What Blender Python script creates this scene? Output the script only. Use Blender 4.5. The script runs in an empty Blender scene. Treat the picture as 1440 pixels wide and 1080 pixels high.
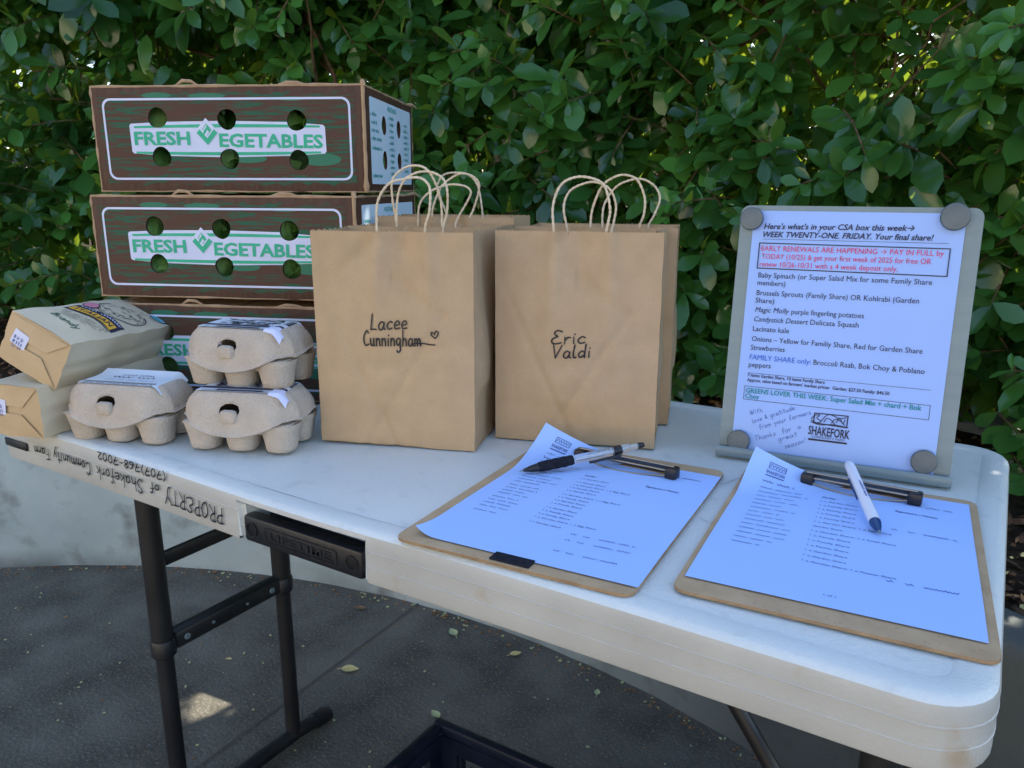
import bpy, bmesh, math, random
import numpy as np
from mathutils import Vector, Matrix, noise as mnoise
R = math.radians
random.seed(7); rng = np.random.default_rng(11)
S = bpy.context.scene; COL = S.collection
TZ = 0.745                     # height of the table top; the patio is z = 0
# ------------------------------------------------------------------ camera
cd = bpy.data.cameras.new('camera'); cam = bpy.data.objects.new('camera', cd); COL.objects.link(cam)
S.camera = cam
cd.sensor_width = 36.0; cd.lens = 36.0*1103.2/1440.0; cd.clip_start = 0.02; cd.clip_end = 400
yaw, pit, rol = 0.5599, 0.2459, 0.0030
fw = Vector((-math.sin(yaw)*math.cos(pit), math.cos(yaw)*math.cos(pit), -math.sin(pit)))
rt0 = Vector((math.cos(yaw), math.sin(yaw), 0)); up0 = rt0.cross(fw)
rt = rt0*math.cos(rol)+up0*math.sin(rol); up = up0*math.cos(rol)-rt0*math.sin(rol)
mw = Matrix((rt, up, -fw)).transposed().to_4x4(); mw.translation = Vector((-0.0344, -0.5068, 0.3142+TZ))
cam.matrix_world = mw
# ------------------------------------------------------------------ sky, sun, exposure
SUN_AZ, SUN_EL = R(15), R(38)  # azimuth from +Y towards +X: behind the hedge, to the right
W = bpy.data.worlds.new('World'); S.world = W; W.use_nodes = True
wn = W.node_tree; bgn = wn.nodes['Background']
sky = wn.nodes.new('ShaderNodeTexSky'); sky.sky_type = 'NISHITA'; sky.sun_disc = False
sky.sun_elevation = SUN_EL; sky.sun_rotation = SUN_AZ
wn.links.new(sky.outputs[0], bgn.inputs[0]); bgn.inputs[1].default_value = 0.15
sd = bpy.data.lights.new('sun', 'SUN'); sd.energy = 5.0; sd.angle = R(0.5); sd.color = (1.0, 0.90, 0.74)
so = bpy.data.objects.new('sun', sd); COL.objects.link(so)
sdir = Vector((math.sin(SUN_AZ)*math.cos(SUN_EL), math.cos(SUN_AZ)*math.cos(SUN_EL), math.sin(SUN_EL)))
so.rotation_euler = sdir.to_track_quat('Z', 'Y').to_euler(); so.location = (3, 4, 6)
S.view_settings.view_transform = 'Standard'; S.view_settings.look = 'None'
S.view_settings.gamma = 1.0; S.view_settings.exposure = 1.58
S.cycles.max_bounces = 8; S.cycles.transmission_bounces = 6; S.cycles.transparent_max_bounces = 8
S.cycles.sample_clamp_indirect = 6.0

# ------------------------------------------------------------------ helpers
def lin(h):
    c = [int(h[i:i+2], 16)/255 for i in (0, 2, 4)]
    return tuple(x/12.92 if x <= .04045 else ((x+.055)/1.055)**2.4 for x in c)

class MB:
    """collects geometry for ONE mesh object"""
    def __init__(s): s.v = []; s.f = []; s.m = []
    def add(s, vs, fs, mi=0, fn=None):
        b = len(s.v)
        s.v += [tuple(fn(*p)) if fn else tuple(p) for p in vs]
        s.f += [tuple(i+b for i in f) for f in fs]; s.m += [mi]*len(fs)
    def box(s, c, d, bev=0.0, mi=0, rot=None, fn=None):
        bm = bmesh.new(); bmesh.ops.create_cube(bm, size=1)
        bmesh.ops.scale(bm, vec=d, verts=bm.verts)
        if bev: bmesh.ops.bevel(bm, geom=bm.edges[:], offset=bev, segments=2, affect='EDGES', profile=.5)
        M = Matrix.Translation(c) @ (rot.to_4x4() if rot else Matrix())
        bm.verts.ensure_lookup_table()
        s.add([tuple(M @ v.co) for v in bm.verts], [[v.index for v in f.verts] for f in bm.faces], mi, fn); bm.free()
    def tube(s, pts, r, n=8, mi=0, caps=True, fn=None, flat=1.0):
        pts = [Vector(p) for p in pts]; k = len(pts); rs = r if isinstance(r, (list, tuple)) else [r]*k
        vs = []; fs = []; u = None
        for i, p in enumerate(pts):
            t = (pts[min(i+1, k-1)]-pts[max(i-1, 0)]).normalized()
            if u is None: u = t.orthogonal().normalized()
            u = (u-t*u.dot(t)).normalized(); w = t.cross(u)
            vs += [tuple(p+(u*math.cos(a)+w*math.sin(a)*flat)*rs[i]) for a in (2*math.pi*j/n for j in range(n))]
        for i in range(k-1):
            for j in range(n):
                a, b = i*n+j, i*n+(j+1) % n
                fs.append((a, b, b+n, a+n))
        if caps: fs += [tuple(range(n-1, -1, -1)), tuple(range((k-1)*n, k*n))]
        s.add(vs, fs, mi, fn)
    def lathe(s, prof, c=(0, 0, 0), n=20, mi=0, fn=None, sq=2.0):
        vs = []; fs = []
        for r, z in prof:
            for j in range(n):
                a = 2*math.pi*j/n; ca, sa = math.cos(a), math.sin(a)
                q = (abs(ca)**sq+abs(sa)**sq)**(-1/sq)
                vs.append((c[0]+r*q*ca, c[1]+r*q*sa, c[2]+z))
        for i in range(len(prof)-1):
            for j in range(n):
                a, b = i*n+j, i*n+(j+1) % n
                fs.append((a, b, b+n, a+n))
        fs += [tuple(range(n-1, -1, -1)), tuple(range((len(prof)-1)*n, len(prof)*n))]
        s.add(vs, fs, mi, fn)
    def grid(s, nx, ny, fn, mi=0):
        vs = [fn(i/nx, j/ny) for j in range(ny+1) for i in range(nx+1)]
        fs = [(j*(nx+1)+i, j*(nx+1)+i+1, (j+1)*(nx+1)+i+1, (j+1)*(nx+1)+i) for j in range(ny) for i in range(nx)]
        s.add(vs, fs, mi)
    def mesh(s, name, mats, smooth=True, ang=35):
        me = bpy.data.meshes.new(name); me.from_pydata(s.v, [], s.f)
        for m in (mats if isinstance(mats, (list, tuple)) else [mats]): me.materials.append(m)
        if any(s.m): me.polygons.foreach_set('material_index', s.m)
        if smooth:
            me.polygons.foreach_set('use_smooth', [True]*len(s.f)); me.set_sharp_from_angle(angle=R(ang))
        me.update(); return me
    def build(s, name, mats, parent=None, loc=(0, 0, 0), rot=(0, 0, 0), smooth=True, ang=35, label=None):
        return link(name, s.mesh(name, mats, smooth, ang), parent, loc, rot, label)

def link(name, me, parent=None, loc=(0, 0, 0), rot=(0, 0, 0), label=None):
    o = bpy.data.objects.new(name, me); COL.objects.link(o)
    o.parent = parent; o.location = loc; o.rotation_euler = rot
    if label: o['label'] = label
    return o
def tag(o, label=None, cat=None, group=None, kind=None):
    if label: o['label'] = label
    if cat: o['category'] = cat
    if group: o['group'] = group
    if kind: o['kind'] = kind
    return o
def thing(name, label, cat, loc=(0, 0, 0), rot=(0, 0, 0), group=None):
    o = bpy.data.objects.new(name, None); COL.objects.link(o); o.empty_display_size = .05
    o.location = loc; o.rotation_euler = rot
    return tag(o, label, cat, group)
def dup(o, loc=None, rot=None, label=None, parent=None, scale=None):
    c = o.copy(); COL.objects.link(c)
    if parent: c.parent = parent
    if loc is not None: c.location = loc
    if rot is not None: c.rotation_euler = rot
    if scale is not None: c.scale = scale
    if label: c['label'] = label
    for ch in [k for k in bpy.data.objects if k.parent == o]: dup(ch, parent=c)
    return c
def bake(mb, mats, mods):
    """evaluate modifiers on a temporary object and return the resulting mesh"""
    def clean(q):
        bm = bmesh.new(); bm.from_mesh(q); bmesh.ops.remove_doubles(bm, verts=bm.verts, dist=1e-6); bmesh.ops.recalc_face_normals(bm, faces=bm.faces); bm.to_mesh(q); bm.free(); return q
    me = clean(mb.mesh('tmp', mats)); o = bpy.data.objects.new('tmp', me); COL.objects.link(o); extra = []
    for kind, kw in mods:
        md = o.modifiers.new(kind, kind)
        for k, v in kw.items():
            if isinstance(v, MB):
                c = bpy.data.objects.new('cut', clean(v.mesh('cut', mats, smooth=False))); COL.objects.link(c); extra.append(c); v = c
            setattr(md, k, v)
    bpy.context.view_layer.update()
    r = bpy.data.meshes.new_from_object(o.evaluated_get(bpy.context.evaluated_depsgraph_get()))
    for q in extra+[o]: bpy.data.objects.remove(q)
    r.set_sharp_from_angle(angle=R(35)); return r

def curve_geo(cu):
    o = bpy.data.objects.new('tmpc', cu); COL.objects.link(o)
    bpy.context.view_layer.update()
    me = bpy.data.meshes.new_from_object(o.evaluated_get(bpy.context.evaluated_depsgraph_get()))
    v = [tuple(p.co) for p in me.vertices]; f = [tuple(p.vertices) for p in me.polygons]
    bpy.data.objects.remove(o); bpy.data.meshes.remove(me); bpy.data.curves.remove(cu)
    return v, f
def fill2d(loops, ext=0.0):
    cu = bpy.data.curves.new('c', 'CURVE'); cu.dimensions = '2D'; cu.fill_mode = 'BOTH'; cu.extrude = ext
    for L in loops:
        sp = cu.splines.new('POLY'); sp.points.add(len(L)-1); sp.use_cyclic_u = True
        for p, q in zip(sp.points, L): p.co = (q[0], q[1], 0, 1)
    return curve_geo(cu)
_tc = {}
def text_geo(t, bold=False, ital=False, off=None):
    k = (t, bold, ital, off)
    if k not in _tc:
        cu = bpy.data.curves.new('t', 'FONT'); cu.body = t; cu.size = 1.0; cu.resolution_u = 2
        cu.offset = off if off is not None else (.016 if bold else 0.0); cu.shear = .22 if ital else 0.0
        v, f = curve_geo(cu); xs = [p[0] for p in v]; x0 = min(xs)
        _tc[k] = ([(p[0]-x0, p[1]) for p in v], f, max(xs)-x0)
    return _tc[k]
def put_text(mb, t, p0, p1, fn, mi=0, bold=False, ital=False, size=None, off=None):
    """text along the line p0-p1 (its width when size is None)"""
    v, f, w = text_geo(t, bold, ital, off)
    dx, dy = p1[0]-p0[0], p1[1]-p0[1]; L = math.hypot(dx, dy); c, s = dx/L, dy/L
    kx = L/w; ky = size if size else kx
    mb.add([fn(p0[0]+c*x*kx-s*y*ky, p0[1]+s*x*kx+c*y*ky) for x, y in v], f, mi)
def ell(cx, cy, rx, ry, n=28, a0=0): return [(cx+rx*math.cos(a0+2*math.pi*i/n), cy+ry*math.sin(a0+2*math.pi*i/n)) for i in range(n)]
def rrect(x0, y0, x1, y1, r, n=6):
    L = []
    for cx, cy, a in ((x1-r, y1-r, 0), (x0+r, y1-r, 90), (x0+r, y0+r, 180), (x1-r, y0+r, 270)):
        L += [(cx+r*math.cos(R(a+90*i/n)), cy+r*math.sin(R(a+90*i/n))) for i in range(n+1)]
    return L
def catmull(P, n=6, closed=False):
    P = [Vector(p) for p in P]; out = []; k = len(P)
    rng_ = range(k if closed else k-1)
    for i in rng_:
        a, b, c, d = (P[(i-1) % k], P[i], P[(i+1) % k], P[(i+2) % k]) if closed else (P[max(i-1, 0)], P[i], P[i+1], P[min(i+2, k-1)])
        for j in range(n):
            t = j/n
            out.append(.5*((2*b)+(c-a)*t+(2*a-5*b+4*c-d)*t*t+(3*b-a-3*c+d)*t**3))
    if not closed: out.append(P[-1])
    return out
# ---- pen strokes: letters as poly-lines on a unit cap height
GL = {
'a': (.52, [[(.42,.42),(.24,.5),(.06,.3),(.1,.05),(.28,.02),(.42,.3)], [(.43,.46),(.41,.1),(.52,.02)]]),
'c': (.46, [[(.42,.42),(.25,.5),(.05,.28),(.15,.03),(.42,.08)]]),
'e': (.46, [[(.06,.24),(.38,.3),(.33,.48),(.16,.48),(.04,.26),(.14,.03),(.44,.08)]]),
'n': (.46, [[(.05,.5),(.06,0)], [(.06,.28),(.2,.48),(.34,.42),(.38,0)]]),
'i': (.2, [[(.08,.48),(.1,0)], [(.1,.66),(.13,.71)]]),
'u': (.5, [[(.05,.5),(.06,.12),(.2,0),(.36,.16),(.38,.5)], [(.38,.5),(.38,.08),(.48,0)]]),
'g': (.5, [[(.4,.45),(.2,.5),(.04,.28),(.15,.04),(.36,.2),(.4,.46)], [(.4,.46),(.38,-.25),(.2,-.42),(.03,-.3)]]),
'h': (.48, [[(.07,1),(.06,0)], [(.06,.26),(.22,.48),(.36,.4),(.4,0)]]),
'm': (.62, [[(.04,.5),(.05,0)], [(.05,.3),(.18,.48),(.27,.4),(.28,0)], [(.28,.3),(.42,.48),(.52,.4),(.55,0)]]),
'r': (.38, [[(.05,.5),(.07,0)], [(.07,.25),(.2,.46),(.36,.46)]]),
'l': (.26, [[(.1,.95),(.05,.4),(.1,.02),(.24,.06)]]),
'd': (.5, [[(.4,.4),(.22,.5),(.04,.26),(.16,.02),(.4,.2)], [(.44,1),(.41,.4),(.42,0)]]),
'o': (.46, [[(.22,.5),(.05,.3),(.1,.04),(.26,.0),(.4,.24),(.34,.46),(.22,.5)]]),
'f': (.4, [[(.42,.9),(.3,1),(.19,.8),(.15,-.15)], [(.0,.46),(.36,.52)]]),
'k': (.44, [[(.07,1),(.06,0)], [(.36,.52),(.08,.22)], [(.14,.28),(.4,0)]]),
't': (.4, [[(.2,.88),(.18,.1),(.32,.0)], [(.02,.56),(.38,.6)]]),
'y': (.46, [[(.05,.5),(.1,.2),(.24,.12)], [(.42,.5),(.22,-.05),(.03,-.4)]]),
's': (.4, [[(.36,.45),(.18,.5),(.1,.34),(.32,.18),(.26,.02),(.03,.05)]]),
'v': (.44, [[(.04,.5),(.2,0)], [(.2,0),(.4,.52)]]),
'w': (.6, [[(.04,.5),(.14,0),(.28,.4)], [(.28,.4),(.4,0),(.55,.52)]]),
'L': (.5, [[(.14,1.02),(.08,.5),(.03,.02)], [(.03,.02),(.22,.06),(.46,.03)]]),
'C': (.62, [[(.55,.82),(.38,1),(.12,.7),(.06,.3),(.24,.0),(.58,.12)]]),
'E': (.6, [[(.56,.9),(.3,1),(.14,.8),(.34,.56)], [(.34,.56),(.05,.36),(.06,.08),(.3,.02),(.56,.1)]]),
'V': (.6, [[(.04,.98),(.22,0)], [(.22,0),(.58,.95)]]),
'P': (.5, [[(.1,1),(.07,0)], [(.0,.98),(.34,1),(.46,.78),(.32,.52),(.08,.48)]]),
'R': (.55, [[(.09,1),(.07,0)], [(.0,.98),(.36,1),(.44,.78),(.3,.54),(.1,.5)], [(.14,.5),(.5,0)]]),
'O': (.6, [[(.3,1),(.06,.65),(.1,.15),(.3,0),(.52,.35),(.46,.85),(.3,1)]]),
'T': (.56, [[(.0,.96),(.54,1)], [(.27,.98),(.26,0)]]),
'Y': (.6, [[(.02,1),(.1,.7),(.32,.55)], [(.56,1),(.38,.5),(.24,-.1),(.04,-.2)]]),
'S': (.56, [[(.52,.86),(.3,1),(.1,.78),(.36,.52),(.46,.2),(.26,-.04),(.0,.1)]]),
'F': (.5, [[(.1,1),(.06,0)], [(.0,.97),(.48,1)], [(.08,.5),(.38,.54)]]),
'B': (.5, [[(.1,1),(.07,0)], [(.05,1),(.36,.96),(.36,.7),(.1,.54)], [(.1,.54),(.44,.44),(.4,.1),(.06,0)]]),
'0': (.46, [[(.22,1),(.05,.6),(.1,.08),(.26,.0),(.4,.4),(.36,.9),(.22,1)]]),
'2': (.46, [[(.06,.8),(.24,1),(.38,.74),(.06,.04)], [(.06,.04),(.44,.06)]]),
'6': (.46, [[(.36,1),(.12,.55),(.06,.2),(.22,0),(.4,.2),(.28,.42),(.08,.26)]]),
'7': (.48, [[(.03,.95),(.44,1),(.2,0)], [(.1,.46),(.38,.5)]]),
'8': (.46, [[(.38,.84),(.22,1),(.08,.8),(.34,.3),(.22,0),(.06,.2),(.34,.66),(.38,.84)]]),
'1': (.26, [[(.04,.82),(.16,1)], [(.16,1),(.15,0)]]), '4': (.46, [[(.1,1),(.04,.42)], [(.04,.42),(.42,.46)], [(.34,.95),(.3,0)]]), '5': (.46, [[(.38,1),(.1,.96)], [(.1,.96),(.08,.58),(.34,.56),(.36,.2),(.2,0),(.04,.1)]]),
'(': (.3, [[(.24,1.1),(.08,.6),(.22,-.15)]]), ')': (.3, [[(.06,1.1),(.22,.5),(.06,-.15)]]),
'-': (.4, [[(.04,.48),(.34,.5)]]), '!': (.2, [[(.1,1),(.08,.3)], [(.08,.06),(.09,.0)]]),
'&': (.5, [[(.42,.1),(.1,.7),(.24,.86),(.28,.66),(.06,.3),(.2,.04),(.44,.4)]]), ' ': (.36, []),
'~': (1.1, [[(0,.06),(.3,.1),(.62,.02),(1.05,.02)]]),
'♡': (.7, [[(.3,.05),(.03,.4),(.1,.66),(.27,.5),(.32,.4)], [(.3,.42),(.42,.72),(.6,.62),(.55,.35),(.3,.05)]])}
GL['W'] = (.8, [[(p[0]*1.3, p[1]*1.9) for p in q] for q in GL['w'][1]])
def stroke(mb, pts, w, fn, mi=0):
    P = catmull([(p[0], p[1], 0) for p in pts], 5) if len(pts) > 2 else [Vector((p[0], p[1], 0)) for p in pts]
    vs = []; k = len(P)
    for i, p in enumerate(P):
        t = (P[min(i+1, k-1)]-P[max(i-1, 0)]); t = t.normalized() if t.length > 1e-9 else Vector((1, 0, 0))
        ww = w*(.8 if i in (0, k-1) else 1.0); q = Vector((-t.y, t.x, 0))*ww*.5
        if i == 0: p = p-t*w*.3
        if i == k-1: p = p+t*w*.3
        vs += [fn(p.x+q.x, p.y+q.y), fn(p.x-q.x, p.y-q.y)]
    mb.add(vs, [(2*i, 2*i+1, 2*i+3, 2*i+2) for i in range(k-1)], mi)
def write(mb, t, p0, p1, h, w, fn, mi=0, slant=.0, rnd=None):
    tot = sum(GL[c][0]+.08 for c in t); dx, dy = p1[0]-p0[0], p1[1]-p0[1]; L = math.hypot(dx, dy); c_, s_ = dx/L, dy/L
    kx = L/tot; x = 0
    for c in t:
        jy = (rnd.uniform(-.05, .05) if rnd else 0)*h
        for st in GL[c][1]:
            loc = [((x+a)*kx+b*h*slant, b*h+jy) for a, b in st]
            stroke(mb, [(p0[0]+c_*X-s_*Y, p0[1]+s_*X+c_*Y) for X, Y in loc], w, fn, mi)
        x += GL[c][0]+.08
def squiggle(mb, p0, p1, h, w, fn, rnd, mi=0):
    """a line of print too small to read: short runs of tiny marks"""
    dx, dy = p1[0]-p0[0], p1[1]-p0[1]; L = math.hypot(dx, dy); c_, s_ = dx/L, dy/L; x = 0
    while x < L:
        run = min(rnd.uniform(3, 8)*h, L-x); n = max(3, int(run/h*2.2))
        pts = [(x+run*i/n, h*(.0 if i % 2 else rnd.uniform(.55, 1.0))) for i in range(n+1)]
        P = [(p0[0]+c_*a-s_*b, p0[1]+s_*a+c_*b) for a, b in pts]
        for i in range(n): stroke(mb, [P[i], P[i+1]], w, fn, mi)
        x += run+h*1.1

# ------------------------------------------------------------------ materials
def mat(name, c1, c2=None, scale=8.0, rough=.6, bump=0.0, bscale=150.0, bdist=.001, metal=0.0, spec=.5, stretch=(1, 1, 1),
        contrast=(.35, .65), c3=None, s3=60.0, k3=(.62, .7), detail=6.0, rvar=0.0, coat=0.0):
    m = bpy.data.materials.new(name); m.use_nodes = True; n = m.node_tree.nodes; l = m.node_tree.links
    p = n['Principled BSDF']; p.inputs['Roughness'].default_value = rough; p.inputs['Metallic'].default_value = metal
    p.inputs['Specular IOR Level'].default_value = spec; p.inputs['Coat Weight'].default_value = coat
    tc = n.new('ShaderNodeTexCoord'); mp = n.new('ShaderNodeMapping'); mp.inputs['Scale'].default_value = stretch
    l.new(tc.outputs['Object'], mp.inputs['Vector'])
    def nz(sc, det=detail):
        t = n.new('ShaderNodeTexNoise'); t.inputs['Scale'].default_value = sc; t.inputs['Detail'].default_value = det
        l.new(mp.outputs[0], t.inputs['Vector']); return t
    def ramp(src, a, b, ca, cb):
        r = n.new('ShaderNodeValToRGB'); r.color_ramp.elements[0].position = a; r.color_ramp.elements[1].position = b
        r.color_ramp.elements[0].color = (*ca, 1); r.color_ramp.elements[1].color = (*cb, 1); l.new(src, r.inputs[0]); return r
    out = None
    if c2:
        t = nz(scale); out = ramp(t.outputs['Fac'], contrast[0], contrast[1], c1, c2).outputs[0]
        if c3:
            t3 = nz(s3, 3.0); r3 = ramp(t3.outputs['Fac'], k3[0], k3[1], (0, 0, 0), (1, 1, 1))
            mx = n.new('ShaderNodeMixRGB'); l.new(r3.outputs[0], mx.inputs[0]); l.new(out, mx.inputs[1]); mx.inputs[2].default_value = (*c3, 1); out = mx.outputs[0]
        l.new(out, p.inputs['Base Color'])
    else: p.inputs['Base Color'].default_value = (*c1, 1)
    if rvar:
        tr = nz(scale*2.3); mr = n.new('ShaderNodeMapRange'); l.new(tr.outputs['Fac'], mr.inputs[0])
        mr.inputs[1].default_value = .3; mr.inputs[2].default_value = .7; mr.inputs[3].default_value = rough-rvar; mr.inputs[4].default_value = rough+rvar
        l.new(mr.outputs[0], p.inputs['Roughness'])
    if bump:
        tb = nz(bscale); b = n.new('ShaderNodeBump'); b.inputs['Strength'].default_value = bump; b.inputs['Distance'].default_value = bdist
        l.new(tb.outputs['Fac'], b.inputs['Height']); l.new(b.outputs[0], p.inputs['Normal'])
    return m
kraft = mat('kraft_paper', (.45, .32, .19), (.50, .355, .215), 30, .72, .30, 420, .0006, spec=.3, c3=(.43, .305, .185), s3=650, k3=(.52, .74))
kraft_in = mat('kraft_paper_inside', (.42, .28, .15), (.50, .34, .19), 9, .8, .3, 420, .0006, spec=.2)
cord = mat('twisted_paper_cord', (.64, .52, .37), (.76, .64, .47), 250, .8, .6, 500, .0008, spec=.2, stretch=(1, 1, .35))
marker = mat('black_marker_ink', (.012, .012, .016), rough=.5)
print_ink = mat('printed_black_ink', (.012, .014, .045), rough=.6)
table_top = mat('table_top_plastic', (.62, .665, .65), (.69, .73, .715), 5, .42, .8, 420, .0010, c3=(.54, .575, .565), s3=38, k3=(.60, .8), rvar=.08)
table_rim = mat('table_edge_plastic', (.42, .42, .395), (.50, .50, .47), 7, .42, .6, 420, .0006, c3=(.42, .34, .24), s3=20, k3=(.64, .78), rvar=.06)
black_plastic = mat('black_plastic', (.006, .007, .010), (.011, .012, .016), 20, .42, .3, 700, .0004, spec=.5)
crate_m = mat('crate_plastic', (.006, .009, .020), (.012, .017, .034), 20, .35, .3, 700, .0004, spec=.6)
leg_metal = mat('powder_coated_steel', (.011, .011, .013), (.018, .018, .019), 14, .42, .25, 900, .0003, c3=(.03, .025, .022), s3=60, k3=(.70, .78))
steel = mat('brushed_steel', (.17, .235, .265), (.19, .26, .29), 6, .45, .10, 500, .0001, metal=.25, stretch=(1, 1, 14))
magnet_m = mat('nickel_magnet', (.085, .115, .135), (.11, .14, .16), 60, .42, .1, 400, .0002, metal=.3)
chrome = mat('clip_wire', (.28, .255, .22), rough=.28, metal=1.0)
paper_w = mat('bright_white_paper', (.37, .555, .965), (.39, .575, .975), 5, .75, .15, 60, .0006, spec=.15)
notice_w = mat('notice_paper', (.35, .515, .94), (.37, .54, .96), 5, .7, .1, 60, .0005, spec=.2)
hardboard = mat('hardboard', (.42, .29, .165), (.50, .36, .215), 30, .55, .25, 500, .0004, c3=(.33, .21, .11), s3=250, k3=(.62, .74))
board_edge = mat('hardboard_edge', (.27, .17, .09), (.36, .24, .13), 60, .7, .3, 500, .0004)
felt = mat('black_felt', (.012, .014, .022), (.022, .025, .036), 200, .95, .8, 900, .001, spec=.1)
pulp = mat('egg_carton_pulp', (.485, .415, .34), (.55, .475, .395), 40, .95, .9, 380, .0024, spec=.1, c3=(.47, .40, .33), s3=420, k3=(.50, .72))
box_brown = mat('printed_brown_board', (.070, .035, .023), (.095, .05, .033), 30, .62, .5, 60, .0008, spec=.3, stretch=(4, 4, .3), c3=(.16, .09, .055), s3=50, k3=(.68, .8))
box_edge = mat('raw_corrugated_board', (.36, .235, .14), (.46, .32, .20), 40, .8, .6, 300, .001, spec=.2)
box_white = mat('box_white_print', (.56, .62, .84), (.62, .67, .88), 20, .6, .1, 100, .0004)
box_green = mat('box_green_print', (.016, .38, .23), (.022, .44, .27), 60, .6)
box_teal = mat('box_teal_print', (.04, .42, .38), rough=.6)
side_white = mat('box_side_print', (.64, .82, .99), (.68, .84, 1.0), 15, .55, .1, 100, .0004)
coffee_m = mat('coffee_bag_kraft_lit', (.62, .53, .375), (.68, .59, .43), 12, .6, .4, 60, .0012, spec=.35)  # same kraft as the bottom; light on top and sides put into the colour
coffee_k = mat('coffee_bag_kraft', (.50, .355, .20), (.57, .415, .245), 20, .55, .3, 200, .0006, spec=.35)
gold = mat('printed_gold', (.80, .42, .03), (.86, .48, .05), 30, .5)
pink = mat('printed_pink', (.62, .22, .30), rough=.5)
sky_sticker = mat('printed_light_blue', (.25, .66, .80), rough=.4)
teal = mat('printed_teal', (.02, .33, .36), rough=.4)
green_ink = mat('green_ink', (.012, .10, .06), rough=.6)
label_w = mat('white_label', (.66, .70, .92), rough=.5)
carton_lab = mat('carton_label', (.62, .70, .80), (.68, .75, .84), 20, .45)
white_pl = mat('white_pen_plastic', (.72, .76, .84), rough=.25, coat=.3)
blue_pl = mat('blue_pen_plastic', (.004, .045, .16), rough=.3)
red_ink = mat('red_ink', (.70, .03, .12), rough=.6)
blue_ink = mat('blue_ink', (.01, .12, .60), rough=.6)
teal_ink = mat('green_print_ink', (.0, .26, .30), rough=.6)
pen_ink = mat('ballpoint_ink', (.03, .06, .30), rough=.6)
pale_ink = mat('pale_print_ink', (.045, .075, .25), rough=.6)
def clear_mat():
    m = bpy.data.materials.new('clear_pen_plastic'); m.use_nodes = True; p = m.node_tree.nodes['Principled BSDF']
    p.inputs['Base Color'].default_value = (.80, .90, 1, 1); p.inputs['Transmission Weight'].default_value = .85; p.inputs['Roughness'].default_value = .12; p.inputs['IOR'].default_value = 1.45
    return m
clear = clear_mat()
def grain_mat():
    m = bpy.data.materials.new('printed_woodgrain'); m.use_nodes = True; n = m.node_tree.nodes; l = m.node_tree.links; p = n['Principled BSDF']
    p.inputs['Roughness'].default_value = .6; p.inputs['Specular IOR Level'].default_value = .3
    tc = n.new('ShaderNodeTexCoord')
    def noise(st, det, rot=0):
        mp = n.new('ShaderNodeMapping'); mp.inputs['Scale'].default_value = st; l.new(tc.outputs['Object'], mp.inputs[0])
        t = n.new('ShaderNodeTexNoise'); t.inputs['Scale'].default_value = 1; t.inputs['Detail'].default_value = det; l.new(mp.outputs[0], t.inputs[0]); return t
    a = noise((14, 1, 260), 2); b = noise((5, 1, 40), 2); d = noise((60, 1, 420), 1)
    def mr(s, lo, hi):
        r = n.new('ShaderNodeMapRange'); l.new(s, r.inputs[0]); r.inputs[1].default_value = lo; r.inputs[2].default_value = hi; return r.outputs[0]
    def mth(op, x, y):
        q = n.new('ShaderNodeMath'); q.operation = op
        for i, k in enumerate((x, y)):
            if isinstance(k, float): q.inputs[i].default_value = k
            else: l.new(k, q.inputs[i])
        return q.outputs[0]
    lines = mr(a.outputs['Fac'], .49, .54); zone = mr(b.outputs['Fac'], .34, .44); big = mr(b.outputs['Fac'], .60, .62); br = mr(d.outputs['Fac'], .35, .5)
    g = mth('MAXIMUM', mth('MULTIPLY', mth('MULTIPLY', lines, zone), br), mth('MULTIPLY', big, br))
    mx = n.new('ShaderNodeMixRGB'); l.new(g, mx.inputs[0]); mx.inputs[1].default_value = (.078, .037, .026, 1); mx.inputs[2].default_value = (.011, .098, .058, 1)
    l.new(mx.outputs[0], p.inputs['Base Color']); return m
grain = grain_mat()
def ground_mat(name, dark, light, speck, joint=None):
    m = mat(name, dark, light, 7, .85, 1.0, 110, .004, spec=.25, c3=speck, s3=170, k3=(.56, .68), contrast=(.34, .68), detail=12)
    return m
concrete = ground_mat('patio_concrete', (.082, .079, .064), (.165, .156, .131), (.205, .195, .17))
wall_m0 = mat('wall_concrete', (.33, .405, .41), (.46, .535, .54), 3.5, .8, .5, 130, .003, spec=.25, c3=(.22, .25, .245), s3=11, k3=(.55, .74), detail=9)
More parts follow.
